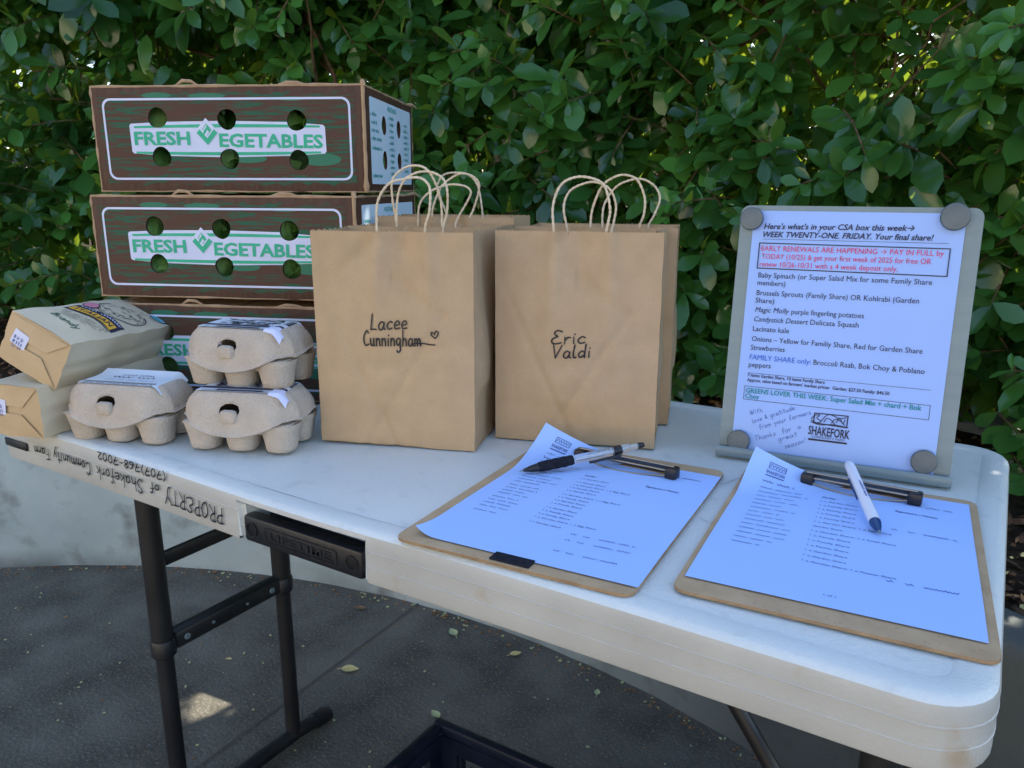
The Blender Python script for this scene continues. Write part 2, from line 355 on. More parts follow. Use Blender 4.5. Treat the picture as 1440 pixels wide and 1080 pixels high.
def dark_end_dirty_foot(m):
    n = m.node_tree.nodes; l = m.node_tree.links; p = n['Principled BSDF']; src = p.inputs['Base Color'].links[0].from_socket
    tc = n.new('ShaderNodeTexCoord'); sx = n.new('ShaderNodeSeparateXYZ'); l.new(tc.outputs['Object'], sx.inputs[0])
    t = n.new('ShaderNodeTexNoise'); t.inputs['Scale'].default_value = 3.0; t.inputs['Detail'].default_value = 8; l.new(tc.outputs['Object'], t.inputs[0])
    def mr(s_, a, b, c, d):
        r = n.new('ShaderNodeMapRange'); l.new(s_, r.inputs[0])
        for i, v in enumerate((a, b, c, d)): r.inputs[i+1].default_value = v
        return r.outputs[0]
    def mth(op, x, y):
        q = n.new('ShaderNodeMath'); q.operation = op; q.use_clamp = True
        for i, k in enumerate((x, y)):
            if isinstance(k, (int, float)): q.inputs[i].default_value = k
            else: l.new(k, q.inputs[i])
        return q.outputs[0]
    right = mr(sx.outputs[0], -1.0, -.3, 0, 1)                    # darker towards the right end of the wall
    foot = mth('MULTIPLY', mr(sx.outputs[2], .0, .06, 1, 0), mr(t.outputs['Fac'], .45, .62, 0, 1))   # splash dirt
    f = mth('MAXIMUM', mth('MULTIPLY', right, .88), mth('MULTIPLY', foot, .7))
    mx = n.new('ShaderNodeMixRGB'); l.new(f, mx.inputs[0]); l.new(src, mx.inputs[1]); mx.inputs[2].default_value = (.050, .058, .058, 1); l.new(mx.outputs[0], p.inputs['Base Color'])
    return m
wall_m = dark_end_dirty_foot(wall_m0)
soil = mat('garden_soil', (.020, .014, .010), (.055, .038, .026), 14, .95, 1.0, 60, .02, spec=.1, detail=8)
bark = mat('bark_chips', (.05, .03, .02), (.14, .085, .055), 9, .9, .5, 120, .003, spec=.15)
wood = mat('hedge_wood', (.10, .065, .04), (.20, .14, .09), 40, .85, .6, 150, .004, spec=.15)
rock_m = mat('grey_rock', (.14, .15, .15), (.26, .275, .27), 14, .85, .8, 70, .006, spec=.2)
def leaf_mat(name, dark, light, trans, tr=.35, rough=.34):
    m = bpy.data.materials.new(name); m.use_nodes = True; n = m.node_tree.nodes; l = m.node_tree.links; p = n['Principled BSDF']; out = n['Material Output']
    at = n.new('ShaderNodeAttribute'); at.attribute_name = 'tint'
    r = n.new('ShaderNodeValToRGB'); e = r.color_ramp.elements; e[0].color = (*dark, 1); e[1].color = (*light, 1); l.new(at.outputs['Fac'], r.inputs[0])
    l.new(r.outputs[0], p.inputs['Base Color']); p.inputs['Roughness'].default_value = rough; p.inputs['Specular IOR Level'].default_value = .6
    t = n.new('ShaderNodeBsdfTranslucent'); r2 = n.new('ShaderNodeValToRGB'); r2.color_ramp.elements[0].color = (trans[0]*.55, trans[1]*.6, trans[2]*.6, 1); r2.color_ramp.elements[1].color = (*trans, 1)
    l.new(at.outputs['Fac'], r2.inputs[0]); l.new(r2.outputs[0], t.inputs[0])
    mx = n.new('ShaderNodeMixShader'); mx.inputs[0].default_value = tr; l.new(p.outputs[0], mx.inputs[1]); l.new(t.outputs[0], mx.inputs[2]); l.new(mx.outputs[0], out.inputs[0])
    return m
hedge_leaf = leaf_mat('glossy_hedge_leaf', (.012, .066, .022), (.080, .26, .055), (.72, .98, .07), .25, .19)
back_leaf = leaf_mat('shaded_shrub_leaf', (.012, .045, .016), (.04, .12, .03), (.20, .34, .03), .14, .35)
weed_leaf = leaf_mat('weed_leaf', (.07, .13, .06), (.18, .27, .12), (.2, .35, .06), rough=.5)
fallen_leaf = mat('fallen_leaf', (.62, .50, .18), (.72, .64, .30), 60, .6)
fallen_green = mat('fallen_pale_leaf', (.42, .48, .24), (.52, .56, .30), 60, .6)
fallen_brown = mat('fallen_brown_leaf', (.22, .11, .05), (.35, .20, .09), 60, .7)
greens_m = mat('leafy_greens', (.16, .44, .08), (.42, .72, .26), 28, .5, .6, 60, .006)

# ------------------------------------------------------------------ SETTING: patio, wall, bed
CX, CY, RW = -0.987, -1.197, 2.142          # centre and radius of the curved garden wall (solved from the photo)
WH = TZ-0.300                               # wall top
mb = MB()
def patio(u, v): return (-14+26*u, -16+26*v, 0.0)
mb.grid(40, 40, patio)
tag(mb.build('patio', concrete, smooth=False), kind='structure')
# added unseen building: its sunlit plaster bounces warm light onto upright faces
def bounce_building():
    root = thing('bounce_building', 'added unseen building whose warm plaster wall reflects sun onto the table', 'bounce_building', (-2.5, -9.0, 0))
    pl = mat('warm_bounce_plaster', (.56, .48, .38), (.62, .54, .43), 3, .85, .4, 60, .004)
    L, Hh = 22.0, 4.2
    v, f = fill2d([[(-L/2, 0), (L/2, 0), (L/2, Hh), (-L/2, Hh)]]+[[(x-.6, 1.0), (x+.6, 1.0), (x+.6, 2.3), (x-.6, 2.3)] for x in (-8, -4.5, 4.5, 8)]+[[(-.5, .01), (.5, .01), (.5, 2.1), (-.5, 2.1)]], .1)
    w = MB(); w.add([(x, -z, y) for x, y, z in v], f); w.build('wall', pl, root, smooth=False)
    wf = mat('window_paint', (.7, .7, .68), rough=.4); gl = mat('window_glass', (.02, .025, .03), rough=.05); rf = mat('roof_shingle', (.10, .08, .07), (.16, .13, .11), 20, .8)
    for x in (-8, -4.5, 4.5, 8):
        b = MB()
        for cx, cz, sx, sz in ((x-.575, 1.65, .05, 1.3), (x+.575, 1.65, .05, 1.3), (x, 1.025, 1.1, .05), (x, 2.275, 1.1, .05), (x, 1.65, .04, 1.2)): b.box((cx, -.01, cz), (sx, .06, sz))
        o = b.build('window', wf, root, smooth=False); g = MB(); g.box((x, -.03, 1.65), (1.09, .008, 1.19)); g.build('pane', gl, o, smooth=False)
    d = MB(); d.box((0, -.02, 1.055), (.98, .05, 2.07)); do = d.build('door', mat('door_paint', (.12, .2, .2), rough=.5), root, smooth=False); h = MB(); h.box((.4, .02, 1.0), (.1, .03, .03), .005); h.build('handle', wf, do)
    r = MB(); r.add([(-L/2-.4, .6, Hh-.1), (L/2+.4, .6, Hh-.1), (L/2+.4, -3.5, Hh+1.8), (-L/2-.4, -3.5, Hh+1.8), (-L/2-.4, .6, Hh), (L/2+.4, .6, Hh), (L/2+.4, -3.5, Hh+1.9), (-L/2-.4, -3.5, Hh+1.9)], [(0, 3, 2, 1), (4, 5, 6, 7), (0, 1, 5, 4), (1, 2, 6, 5), (2, 3, 7, 6), (3, 0, 4, 7)]); r.build('roof', rf, root, smooth=False)
bounce_building()
# saw-cut joints in the paving: narrow dark grooves set as strips in the sheet
joint_m = mat('dirty_joint', (.075, .074, .068), rough=.95)
mb = MB()
def strip(x0, y0, x1, y1, w=.006):
    d = Vector((x1-x0, y1-y0, 0)).normalized(); q = Vector((-d.y, d.x, 0))*w/2; n = 24
    for i in range(n):
        a = Vector((x0, y0, .004)).lerp(Vector((x1, y1, .004)), i/n); b = Vector((x0, y0, .004)).lerp(Vector((x1, y1, .004)), (i+1)/n)
        mb.add([a+q, b+q, b-q, a-q], [(0, 1, 2, 3)])
strip(-1.222, .93, -1.10, -2.2, .0035); strip(-3.2, -1.25, 1.5, -1.05, .0035)
tag(mb.build('paving_joint', joint_m, smooth=False), kind='structure')
def pol(r, a, z): return (CX+r*math.cos(a), CY+r*math.sin(a), z)
A0, A1 = R(-20), R(200)
mb = MB(); n = 220
prof = [(RW, -.05), (RW-.0015, WH-.02), (RW+.004, WH-.006), (RW+.014, WH), (RW+.094, WH), (RW+.104, WH-.01), (RW+.105, -.05)]
vs = []; fs = []
for i in range(n+1):
    a = A0+(A1-A0)*i/n; j = .003*mnoise.noise((i*.35, 0, 0))
    vs += [pol(r+j, a, z+.002*mnoise.noise((i*.2, 3, k))) for k, (r, z) in enumerate(prof)]
k = len(prof)
for i in range(n):
    for q in range(k-1): fs.append((i*k+q, i*k+q+1, (i+1)*k+q+1, (i+1)*k+q))
fs += [tuple(range(k)), tuple(range(n*k+k-1, n*k-1, -1))]
mb.add(vs, fs)
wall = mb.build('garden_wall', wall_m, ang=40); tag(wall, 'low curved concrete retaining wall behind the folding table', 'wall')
def bed_z(x, y):
    r = math.hypot(x-CX, y-CY); t = min(1, max(0, (r-RW-.1)/.9))
    left = max(0, min(1, (-x-1.2)/2.0))
    return WH-.018+t*t*(3-2*t)*(.02+.13*left)+.018*mnoise.noise((x*3, y*3, 0))*min(1, t*4)
mb = MB(); vs = []; fs = []; rr = [RW+.100+.08*i for i in range(24)]+[4.4, 5, 6, 8, 12, 20, 40, 80]; n = 150
for r in rr:
    for i in range(n+1):
        x, y, _ = pol(r, A0+(A1-A0)*i/n, 0); vs.append((x, y, bed_z(x, y)))
for j in range(len(rr)-1):
    for i in range(n): fs.append((j*(n+1)+i, j*(n+1)+i+1, (j+1)*(n+1)+i+1, (j+1)*(n+1)+i))
mb.add(vs, fs); tag(mb.build('garden_bed', soil), kind='structure')

# ---- leaves as one big numpy mesh
def leaf_mesh(name, O, Dv, N, L, Wd, tint, mats, fold=.22, curl=.16):
    """O origins, Dv axis, N normal, L length, Wd width; obovate leaf of 12 triangles"""
    n = len(O); Dv = Dv/np.linalg.norm(Dv, axis=1)[:, None]; N = N-(N*Dv).sum(1)[:, None]*Dv; N = N/np.maximum(np.linalg.norm(N, axis=1), 1e-6)[:, None]
    B = np.cross(Dv, N)
    T = [(0, 0, 0), (-.62, .30, 1), (0, .30, 0), (.62, .30, 1), (-1, .60, 1), (0, .60, 0), (1, .60, 1), (-.72, .85, 1), (0, .85, 0), (.72, .85, 1), (0, 1, 0)]
    F = [(0, 2, 1), (0, 3, 2), (1, 2, 5), (1, 5, 4), (2, 3, 6), (2, 6, 5), (4, 5, 8), (4, 8, 7), (5, 6, 9), (5, 9, 8), (7, 8, 10), (8, 9, 10)]
    V = np.zeros((n, 11, 3))
    cu = (curl*(.4+1.2*rng.random(n)))[:, None]; fo = (fold*(.3+1.2*rng.random(n)))[:, None]
    for i, (x, y, e) in enumerate(T):
        V[:, i] = O+B*(x*.5*Wd)[:, None]+Dv*(y*L)[:, None]+N*(abs(x)*.5*Wd)[:, None]*fo-N*((y*y)*L)[:, None]*cu
    Fa = (np.array(F)[None]+11*np.arange(n)[:, None, None]).reshape(-1, 3)
    me = bpy.data.meshes.new(name); V = V.reshape(-1, 3)
    me.vertices.add(len(V)); me.vertices.foreach_set('co', V.ravel().astype(np.float32))
    me.loops.add(len(Fa)*3); me.loops.foreach_set('vertex_index', Fa.ravel().astype(np.int32))
    me.polygons.add(len(Fa)); me.polygons.foreach_set('loop_start', (np.arange(len(Fa))*3).astype(np.int32))
    me.polygons.foreach_set('use_smooth', np.ones(len(Fa), bool))
    a = me.attributes.new('tint', 'FLOAT', 'POINT'); a.data.foreach_set('value', np.repeat(tint, 11).astype(np.float32))
    me.materials.append(mats); me.update(calc_edges=True); me.validate(); return me

# ------------------------------------------------------------------ HEDGE
def hedge():
    root = thing('hedge', 'tall clipped hedge of glossy dark green leaves behind the table and wall', 'hedge', (CX, CY+2.9, WH))
    off = np.array(root.location)
    br = MB(); Os = []; Ds = []; Ns = []; Ls = []; Ws = []; Ts = []
    def front(a, z):
        s = .10*mnoise.noise((a*5, z*3.2, 0))+.07*mnoise.noise((a*13, z*9, 4))
        left = max(0, (a-R(100))/R(60))
        return 2.80+.45*left*left-s+max(0, .72+TZ-.745-z)*.12
    def dens(a, r, z):
        d = mnoise.noise((a*7.5, r*3.0, z*4.2))+.5*mnoise.noise((a*17, r*8, z*11))
        return d
    flecks = [(Vector(p), r_) for p, r_ in (((-1.335, .400, 0), .060),)]
    def lit(P):                                     # gap carved along the sun ray so a sun fleck lands on the paving
        for q, r_ in flecks:
            w = P-q; t = w.dot(sdir)
            if (w-sdir*t).length < r_: return True
        return False
    def shoots(n, a0, a1, z0, z1, depth, lscale, thr, pf):
        for _ in range(n):
            a = random.uniform(a0, a1); z = random.uniform(z0, z1); f = front(a, z)
            dd = random.random()**pf*depth; r = f+dd
            if R(60) < a < R(88) and z > TZ+.30 and z < TZ+.80+.72*dd and dd > .14 and random.random() < min(.62, .25+(z-TZ-.30)*.9)*min(1, (R(88)-a)/R(8)): continue
            if R(116) < a < R(152) and random.random() < .24: continue
            if dens(a, r, z) < thr+(.0 if dd < .3 else -.15): continue
            P = Vector(pol(r, a, z)); out = Vector((-math.cos(a), -math.sin(a), 0)); tang = Vector((-math.sin(a), math.cos(a), 0))
            d = (out*random.uniform(.1, 1.0)+tang*random.uniform(-.8, .8)+Vector((0, 0, random.uniform(-.55, .75)))).normalized()
            L = random.uniform(.08, .22); k = int(L/.026); sag = random.uniform(0, .5)
            pts = []
            for i in range(k+1):
                t = i/k; pts.append(P+d*L*t-Vector((0, 0, sag*L*t*t*.5)))
            if dd < .45: br.tube([tuple(p-Vector(off)) for p in pts[::2]+[pts[-1]]], [.0022]*(len(pts[::2]))+[.001], n=4, caps=False)
            u = d.orthogonal().normalized(); w = d.cross(u); ph = random.uniform(0, 6.28); tint0 = random.betavariate(1.6, 2.6)
            young = random.random() < .10
            for i in range(k+1):
                tip = i >= k-1; m = 3 if tip else 2
                for j in range(m):
                    q = ph+i*1.57+j*2*math.pi/m+random.uniform(-.35, .35)
                    sd_ = u*math.cos(q)+w*math.sin(q); op = random.uniform(.25, .7) if not tip else random.uniform(.5, 1.1)
                    dv = sd_+d*op+Vector((0, 0, random.uniform(-.35, .1)))
                    nn = Vector((0, 0, 1))*.8+out*random.uniform(.2, .9)+d*.5+Vector((random.uniform(-.35, .35), random.uniform(-.35, .35), 0))
                    l = lscale*random.gauss(.085, .022)*(.62 if tip and young else 1.0)*(.75+.25*random.random()); l = max(.028, l)
                    if lit(pts[i]+dv.normalized()*l*.25) or lit(pts[i]+dv.normalized()*l*.8): continue
                    Os.append(pts[i]); Ds.append(dv); Ns.append(nn); Ls.append(l); Ws.append(l*random.uniform(.38, .60))
                    Ts.append(min(1, max(0, tint0*.75+random.uniform(-.12, .18)+(.45 if young else 0))))
    zb = TZ-.10
    shoots(2500, R(60), R(152), zb, TZ+1.0, .34, 1.0, .06, 1.0); shoots(2700, R(60), R(152), zb, TZ+1.0, .95, 1.0, -.32, .65)
    shoots(750, R(60), R(152), TZ-.28, TZ+.05, .9, .95, .05, .7)
    shoots(3400, R(56), R(152), TZ+.90, TZ+1.80, .95, 1.25, -.9, 1.0)
    shoots(500, R(53), R(62), TZ-.1, TZ+1.75, .9, 1.45, -.9, 1.0)
    shoots(350, R(150), R(185), TZ-.1, TZ+1.5, .8, 1.7, -.3, 1.1)
    print('hedge leaves', len(Os))
    A = lambda q: np.array([tuple(v) for v in q])
    me = leaf_mesh('foliage', A(Os)-off, A(Ds), A(Ns), np.array(Ls), np.array(Ws), np.array(Ts), hedge_leaf)
    link('foliage', me, root)
    # stems: trunks from the soil, forking upwards
    for i in range(46):
        a = R(58)+R(98)*(i+random.random())/46; r = 3.12+random.uniform(-.1, .45)+.45*max(0, (a-R(100))/R(60))**2
        x, y, _ = pol(r, a, 0); b = Vector((x, y, bed_z(x, y)-.03)); p = b-Vector(off); rad = random.uniform(.007, .019)
        lean = Vector((random.uniform(-.35, .35), random.uniform(-.3, .2), 1)); pts = [tuple(p)]
        for j in range(7):
            p = p+lean*random.uniform(.13, .2)+Vector((random.uniform(-.05, .05), random.uniform(-.05, .05), 0)); pts.append(tuple(p))
            if j > 0:
                q = Vector(p); dd = Vector((random.uniform(-1, 1), random.uniform(-.9, .5), random.uniform(.1, .9))).normalized(); tw = [tuple(q)]
                for m in range(4): q = q+dd*random.uniform(.06, .13)+Vector((random.uniform(-.03, .03), random.uniform(-.03, .03), .01)); tw.append(tuple(q))
                br.tube(tw, [rad*.42, rad*.36, rad*.28, rad*.2, .0012], n=5, caps=False)
        br.tube(pts, [rad*(1-.1*m) for m in range(len(pts))], n=7, caps=False)
    br.build('branches', wood, root)
hedge()
# ---- shrubs further back, glimpsed through the gaps of the hedge
def back_shrub(i, a, r, h, wd):
    x, y, _ = pol(r, a, 0); zb = bed_z(x, y); root = thing('shrub', ('yellow green shrub far behind the hedge on the left', 'yellow green shrub behind the hedge, left of the boxes', 'yellow green shrub behind the hedge above the stacked boxes', 'yellow green shrub behind the hedge between boxes and bags', 'yellow green shrub behind the hedge above the right paper bags', 'yellow green shrub behind the hedge above the sign', 'yellow green shrub behind the hedge at the right picture edge')[i], 'shrub', (x, y, zb), (0, 0, 0), 'shrubs glimpsed behind the hedge')
    n = 2600; p = rng.normal(size=(n, 3)); p /= np.linalg.norm(p, axis=1)[:, None]; p *= (rng.random(n)**.4)[:, None]
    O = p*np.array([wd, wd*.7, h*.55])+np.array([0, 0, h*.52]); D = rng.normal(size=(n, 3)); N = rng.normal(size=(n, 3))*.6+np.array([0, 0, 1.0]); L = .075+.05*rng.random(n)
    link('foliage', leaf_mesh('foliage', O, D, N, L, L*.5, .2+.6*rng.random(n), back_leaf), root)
    t = MB(); t.tube([(0, 0, -.05), (.03, 0, h*.3), (-.02, .02, h*.6), (.02, 0, h*.9)], [.04, .03, .02, .008], 8); t.build('trunk', wood, root)
for i, (a, r, h, w_) in enumerate(((150, 5.6, 1.9, 1.0), (132, 5.5, 2.0, 1.0), (115, 5.4, 2.0, 1.0), (100, 5.3, 2.0, .95), (87, 5.3, 1.95, .9), (75, 5.3, 1.95, .85), (64, 5.4, 1.9, .85))): back_shrub(i, R(a), r, h, w_)

# ---- loose bark and leaf litter on the bed (uncountable)
def litter():
    mb = MB()
    for i in range(9000):
        a = random.uniform(R(50), R(160)); r = RW+.115+random.random()**1.3*1.7
        x, y, _ = pol(r, a, 0); z = bed_z(x, y)+.004; s = random.uniform(.006, .022); w = s*random.uniform(.25, .6)
        M = Matrix.Translation((x, y, z+random.uniform(0, .006))) @ Matrix.Rotation(random.uniform(0, 6.3), 4, 'Z') @ Matrix.Rotation(random.uniform(-.6, .6), 4, 'X') @ Matrix.Rotation(random.uniform(-.5, .5), 4, 'Y')
        mi = 0 if random.random() < .68 else (1 if random.random() < .75 else 2); t = random.uniform(.0012, .004)
        V = [M @ Vector(p) for p in ((-s, 0, 0), (-s*.3, -w, t), (s*.6, -w*.8, 0), (s, 0, t), (s*.4, w, 0), (-s*.5, w*.8, t), (0, 0, t*2.2))]
        mb.add(V, [(0, 1, 6), (1, 2, 6), (2, 3, 6), (3, 4, 6), (4, 5, 6), (5, 0, 6)], mi)
    tag(mb.build('bark_mulch', [bark, fallen_brown, fallen_leaf], smooth=False), 'dark bark mulch and dry leaves covering the bed', 'mulch', kind='stuff')
litter()
# ---- rock, seedlings, weed
def rock(loc, d, rz, label):
    bm = bmesh.new(); bmesh.ops.create_icosphere(bm, subdivisions=4, radius=1)
    for v in bm.verts:
        c = v.co.copy(); k = 1+.22*mnoise.noise(c*1.3+Vector(loc)*3)+.10*mnoise.noise(c*3.7); v.co = Vector((c.x*d[0], c.y*d[1], c.z*d[2]))*k
        v.co.z = min(v.co.z, d[2]*.75+.004*mnoise.noise(c*5))
    me = bpy.data.meshes.new('rock'); bm.to_mesh(me); bm.free(); me.materials.append(rock_m)
    for p in me.polygons: p.use_smooth = True
    return tag(link('rock', me, None, loc, (0, 0, rz)), label, 'rock')
rock((.06, 1.83, WH-.015), (.24, .13, .055), -.25, 'flat grey rock lying in the mulch bed behind the right table corner')
def plant(name, loc, n, h, L, label, tintc, cat='plant', spread=.05):
    root = thing(name, label, cat, loc); st = MB(); O = []; D = []; N = []; Ls = []; T = []
    for i in range(n):
        a = random.uniform(0, 6.28); p = Vector((random.uniform(-.015, .015), random.uniform(-.015, .015), 0)); d = Vector((math.cos(a)*spread/h, math.sin(a)*spread/h, 1)); pts = [tuple(p)]
        hh = h*random.uniform(.5, 1)
        for j in range(5):
            p = p+d*hh/5+Vector((random.uniform(-.004, .004), random.uniform(-.004, .004), 0)); pts.append(tuple(p))
            for s in (0, 1):
                b = a+random.uniform(0, 6.28); O.append(tuple(p)); D.append((math.cos(b), math.sin(b), random.uniform(-.2, .5))); N.append((random.uniform(-.3, .3), -.3, 1)); Ls.append(L*random.uniform(.6, 1.1)); T.append(min(1, max(0, tintc+random.uniform(-.2, .2))))
        st.tube(pts, .0014, n=5)
    Ls = np.array(Ls); link('foliage', leaf_mesh('foliage', np.array(O), np.array(D), np.array(N), Ls, Ls*.55, np.array(T), weed_leaf), root); st.build('stem', wood, root)
for x, y, n_, h_, L_, lb, t_ in ((-.075, 2.03, 5, .17, .042, 'pale grey green seedling in dark mulch beside the sign board', .75), (-.012, 2.02, 4, .11, .034, 'small seedling just right of the paler tall one in the mulch', .6),
                                 (.035, 1.52, 9, .07, .03, 'low bright green weed at the back right table corner', .55), (.06, 1.62, 5, .09, .03, 'straggly weed behind the back right table corner next to the grey rock', .35)):
    plant('weed', (x, y, bed_z(x, y)), n_, h_, L_, lb, t_)
# ---- fallen leaves on the patio
def fleaf(x, y, L, rz, m, label, curl=.3):
    mb = MB()
    def f(u, v):
        t = u; w = math.sin(math.pi*min(1, t**.8))*.30*L*(1 if t < .98 else .3); s = (v-.5)*2
        return ((t-.5)*L, s*w, .002+curl*L*(.35*s*s*w/L*2+.5*(t-.45)**2)+.001)
    mb.grid(10, 6, f); mb.tube([(-.5*L, 0, .003+curl*L*.1), (-.72*L, .02*L, .002)], .0008, n=5)
    tag(mb.build('fallen_leaf', m, None, (x, y, .003), (0, 0, rz)), label, 'leaf', 'fallen leaves on the patio')
for a in ((-1.168, .619, .042, .5, fallen_leaf, 'cupped yellow leaf on the dark paving right of the table legs'),
          (-1.062, .865, .036, 2.6, fallen_green, 'pale green leaf on the paving near the wall, under the table'),
          (-.885, .87, .03, .9, fallen_leaf, 'curled orange brown leaf on the paving, right of the pale green one'),
          (-.911, .598, .030, 2.8, fallen_green, 'small pale leaf touching the back corner of the black crate'),
          (-.661, .842, .022, 1.9, fallen_green, 'tiny pale leaf on the paving nearest the table edge'),
          (-1.62, .72, .026, 2.2, fallen_green, 'small green leaf on the paving between the table legs and wall'),
          (-1.33, .83, .028, .4, fallen_brown, 'brown leaf near the wall behind the handle'),
          (-1.43, .50, .014, .4, fallen_leaf, 'tiny yellow leaf beside the front table leg')):
    fleaf(*a)
def bits():
    mb = MB()
    for i in range(420):
        x = random.uniform(-2.3, .1); y = random.uniform(-.2, 1.0)
        if math.hypot(x-CX, y-CY) > RW-.01: continue
        s = random.uniform(.0012, .0045); mb.box((x, y, .002+s*.3), (s, s*random.uniform(.4, 1.6), s*.5), rot=Matrix.Rotation(random.uniform(0, 3), 3, 'Z'), mi=0 if random.random() < .5 else 1)
    for i in range(420):
        a = random.uniform(R(62), R(150)); x, y, _ = pol(RW-.008-abs(random.gauss(0, .022)), a, 0); s = random.uniform(.0015, .007)
        mb.box((x, y, .002+s*.2), (s, s*random.uniform(.3, 1.2), s*.35), rot=Matrix.Rotation(random.uniform(0, 3), 3, 'Z'), mi=0 if random.random() < .25 else 1)
    tag(mb.build('grit', [fallen_green, fallen_brown], smooth=False), 'tiny bits of dry debris scattered over the paving', 'debris', kind='stuff')
bits()

# ------------------------------------------------------------------ FOLDING TABLE (1.22 x 0.61 m)
TL, TW = 1.22, .608
def table():
    root = thing('folding_table', 'off white plastic folding table with dark steel legs and handwriting on its edge', 'table')
    def outline(ins, rc=.05, n=8):
        x0, x1, y0, y1 = -TL+ins, -ins, ins, TW-ins; r = max(.004, rc-ins); L = []
        for cx, cy, a in ((x0+r, y0+r, 180), (x1-r, y0+r, 270), (x1-r, y1-r, 0), (x0+r, y1-r, 90)):
            for i in range(n+1): L.append((cx+r*math.cos(R(a+90*i/n)), cy+r*math.sin(R(a+90*i/n))))
        return L
    def dense(ins):
        L = outline(ins); out = []
        for i, p in enumerate(L):
            q = L[(i+1) % len(L)]; d = math.hypot(q[0]-p[0], q[1]-p[1]); m = 60 if d > 1 else (24 if d > .3 else 1)
            out += [(p[0]+(q[0]-p[0])*j/m, p[1]+(q[1]-p[1])*j/m) for j in range(m)]
        return out
    # rim + apron profile (inset, z): raised flat border, rounded shoulder, two moulded ridges, bottom lip
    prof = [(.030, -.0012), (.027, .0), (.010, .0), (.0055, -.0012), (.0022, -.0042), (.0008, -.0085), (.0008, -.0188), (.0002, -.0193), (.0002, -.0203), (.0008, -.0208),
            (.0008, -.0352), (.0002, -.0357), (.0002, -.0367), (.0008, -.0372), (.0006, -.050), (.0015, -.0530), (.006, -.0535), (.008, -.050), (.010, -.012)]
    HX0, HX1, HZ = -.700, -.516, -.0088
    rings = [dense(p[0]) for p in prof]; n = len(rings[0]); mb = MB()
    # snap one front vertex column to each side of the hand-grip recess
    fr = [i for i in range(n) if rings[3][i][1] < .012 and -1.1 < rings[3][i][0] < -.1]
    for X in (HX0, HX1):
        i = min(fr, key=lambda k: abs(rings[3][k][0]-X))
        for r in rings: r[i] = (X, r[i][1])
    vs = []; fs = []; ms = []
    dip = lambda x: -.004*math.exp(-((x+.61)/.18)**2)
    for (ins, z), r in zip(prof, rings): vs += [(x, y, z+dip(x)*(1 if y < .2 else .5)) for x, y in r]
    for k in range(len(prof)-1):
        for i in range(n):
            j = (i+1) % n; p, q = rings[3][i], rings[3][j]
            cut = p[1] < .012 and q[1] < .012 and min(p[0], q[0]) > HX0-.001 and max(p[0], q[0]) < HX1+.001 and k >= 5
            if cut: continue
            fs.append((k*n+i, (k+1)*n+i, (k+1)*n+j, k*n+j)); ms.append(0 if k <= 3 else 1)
    mb.v, mb.f, mb.m = vs, fs, ms
    inner = [rings[0]]; c = len(mb.v)
    # recessed pebbled centre panel as a grid clipped to the inner outline
    c = len(mb.v); mb.v += mb.v[:n]; mb.f.append(tuple(range(c, c+n))); mb.m.append(0)
    # underside
    u = dense(.010); b = len(mb.v); mb.v += [(x, y, -.012) for x, y in u]; mb.f.append(tuple(range(b+n-1, b-1, -1))); mb.m.append(1)
    # recess side cheeks, roof
    zt = -.0088+dip(-.61)
    for X, s in ((HX0, -1), (HX1, 1)):
        pts = []
        for t in range(9):
            a = R(90*t/8); pts.append((X+s*-.006*(1-math.cos(a)), .001+.006*(1-math.sin(a)) if t < 0 else .0008+.0065*math.sin(a)))
        pts.append((X-s*.010, .034))
        for (xa, ya), (xb, yb) in zip(pts, pts[1:]):
            mb.add([(xa, ya, zt), (xb, yb, zt), (xb-s*.003, yb, -.0525), (xa, ya, -.0525)], [(0, 1, 2, 3)], 0)
    mb.add([(HX0, .001, zt), (HX1, .001, zt), (HX1, .05, zt), (HX0, .05, zt)], [(0, 1, 2, 3)], 0)
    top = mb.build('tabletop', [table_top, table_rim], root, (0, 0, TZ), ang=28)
    # black end cap near the left corner
    e = MB(); e.box((-1.153, -.0012, -.0295), (.056, .0024, .011), .001); e.build('end_tab', black_plastic, top)
    # moulded hand grip
    h = MB(); cx = (HX0+HX1)/2; w = HX1-HX0-.014
    h.box((cx, .0095, -.0415), (w, .016, .0300), .0035); h.box((cx, .042, -.034), (w+.006, .004, .042), 0)
    for s in (-1, 1): h.lathe([(.0085, 0), (.0085, .0012), (.0070, .0012), (.0066, -.0006)], n=20, fn=lambda x, y, z, s=s: (cx+s*.072+x, .0015-z, -.041+y))
    hp = h.build('handle', black_plastic, root, (0, 0, TZ))
    t = MB(); fn = lambda x, y: (x, .0006, y)
    v, f = fill2d([rrect(-.052, -.0075, .052, .0095, .002), rrect(-.0508, -.0063, .0508, .0083, .0015)]); t.add([(cx+a, .0006, -.0425+b) for a, b, _ in v], f)
    put_text(t, 'LIFETIME', (cx-.044, -.0460), (cx+.044, -.0460), fn, size=.0125, bold=True)
    t.build('embossed_lettering', mat('embossed_black', (.013, .014, .019), rough=.35), hp)
    # handwriting on the edge: upside down, so it starts at the right
    w_ = MB(); ap = lambda x, z: (x, -.0013, z)
    rnd = random.Random(3); H = .0185
    for s, xa, xb, za, zb, hh in (('PROPERTY', -.722, -.826, -.0265, -.0235, .0185), ('of', -.834, -.853, -.0235, -.0235, .012), ('Shakefork', -.866, -.963, -.0225, -.0235, .0170),
                              ('Community', -.974, -1.060, -.0225, -.0215, .0165), ('Farm', -1.070, -1.108, -.0215, -.0225, .0150), ('(707)768-7002', -.818, -.956, -.0040, -.0030, .0098)):
        write(w_, s, (xa, za), (xb, zb), hh, .0019, ap, rnd=rnd, slant=.05)
    w_.build('handwriting', marker, top)
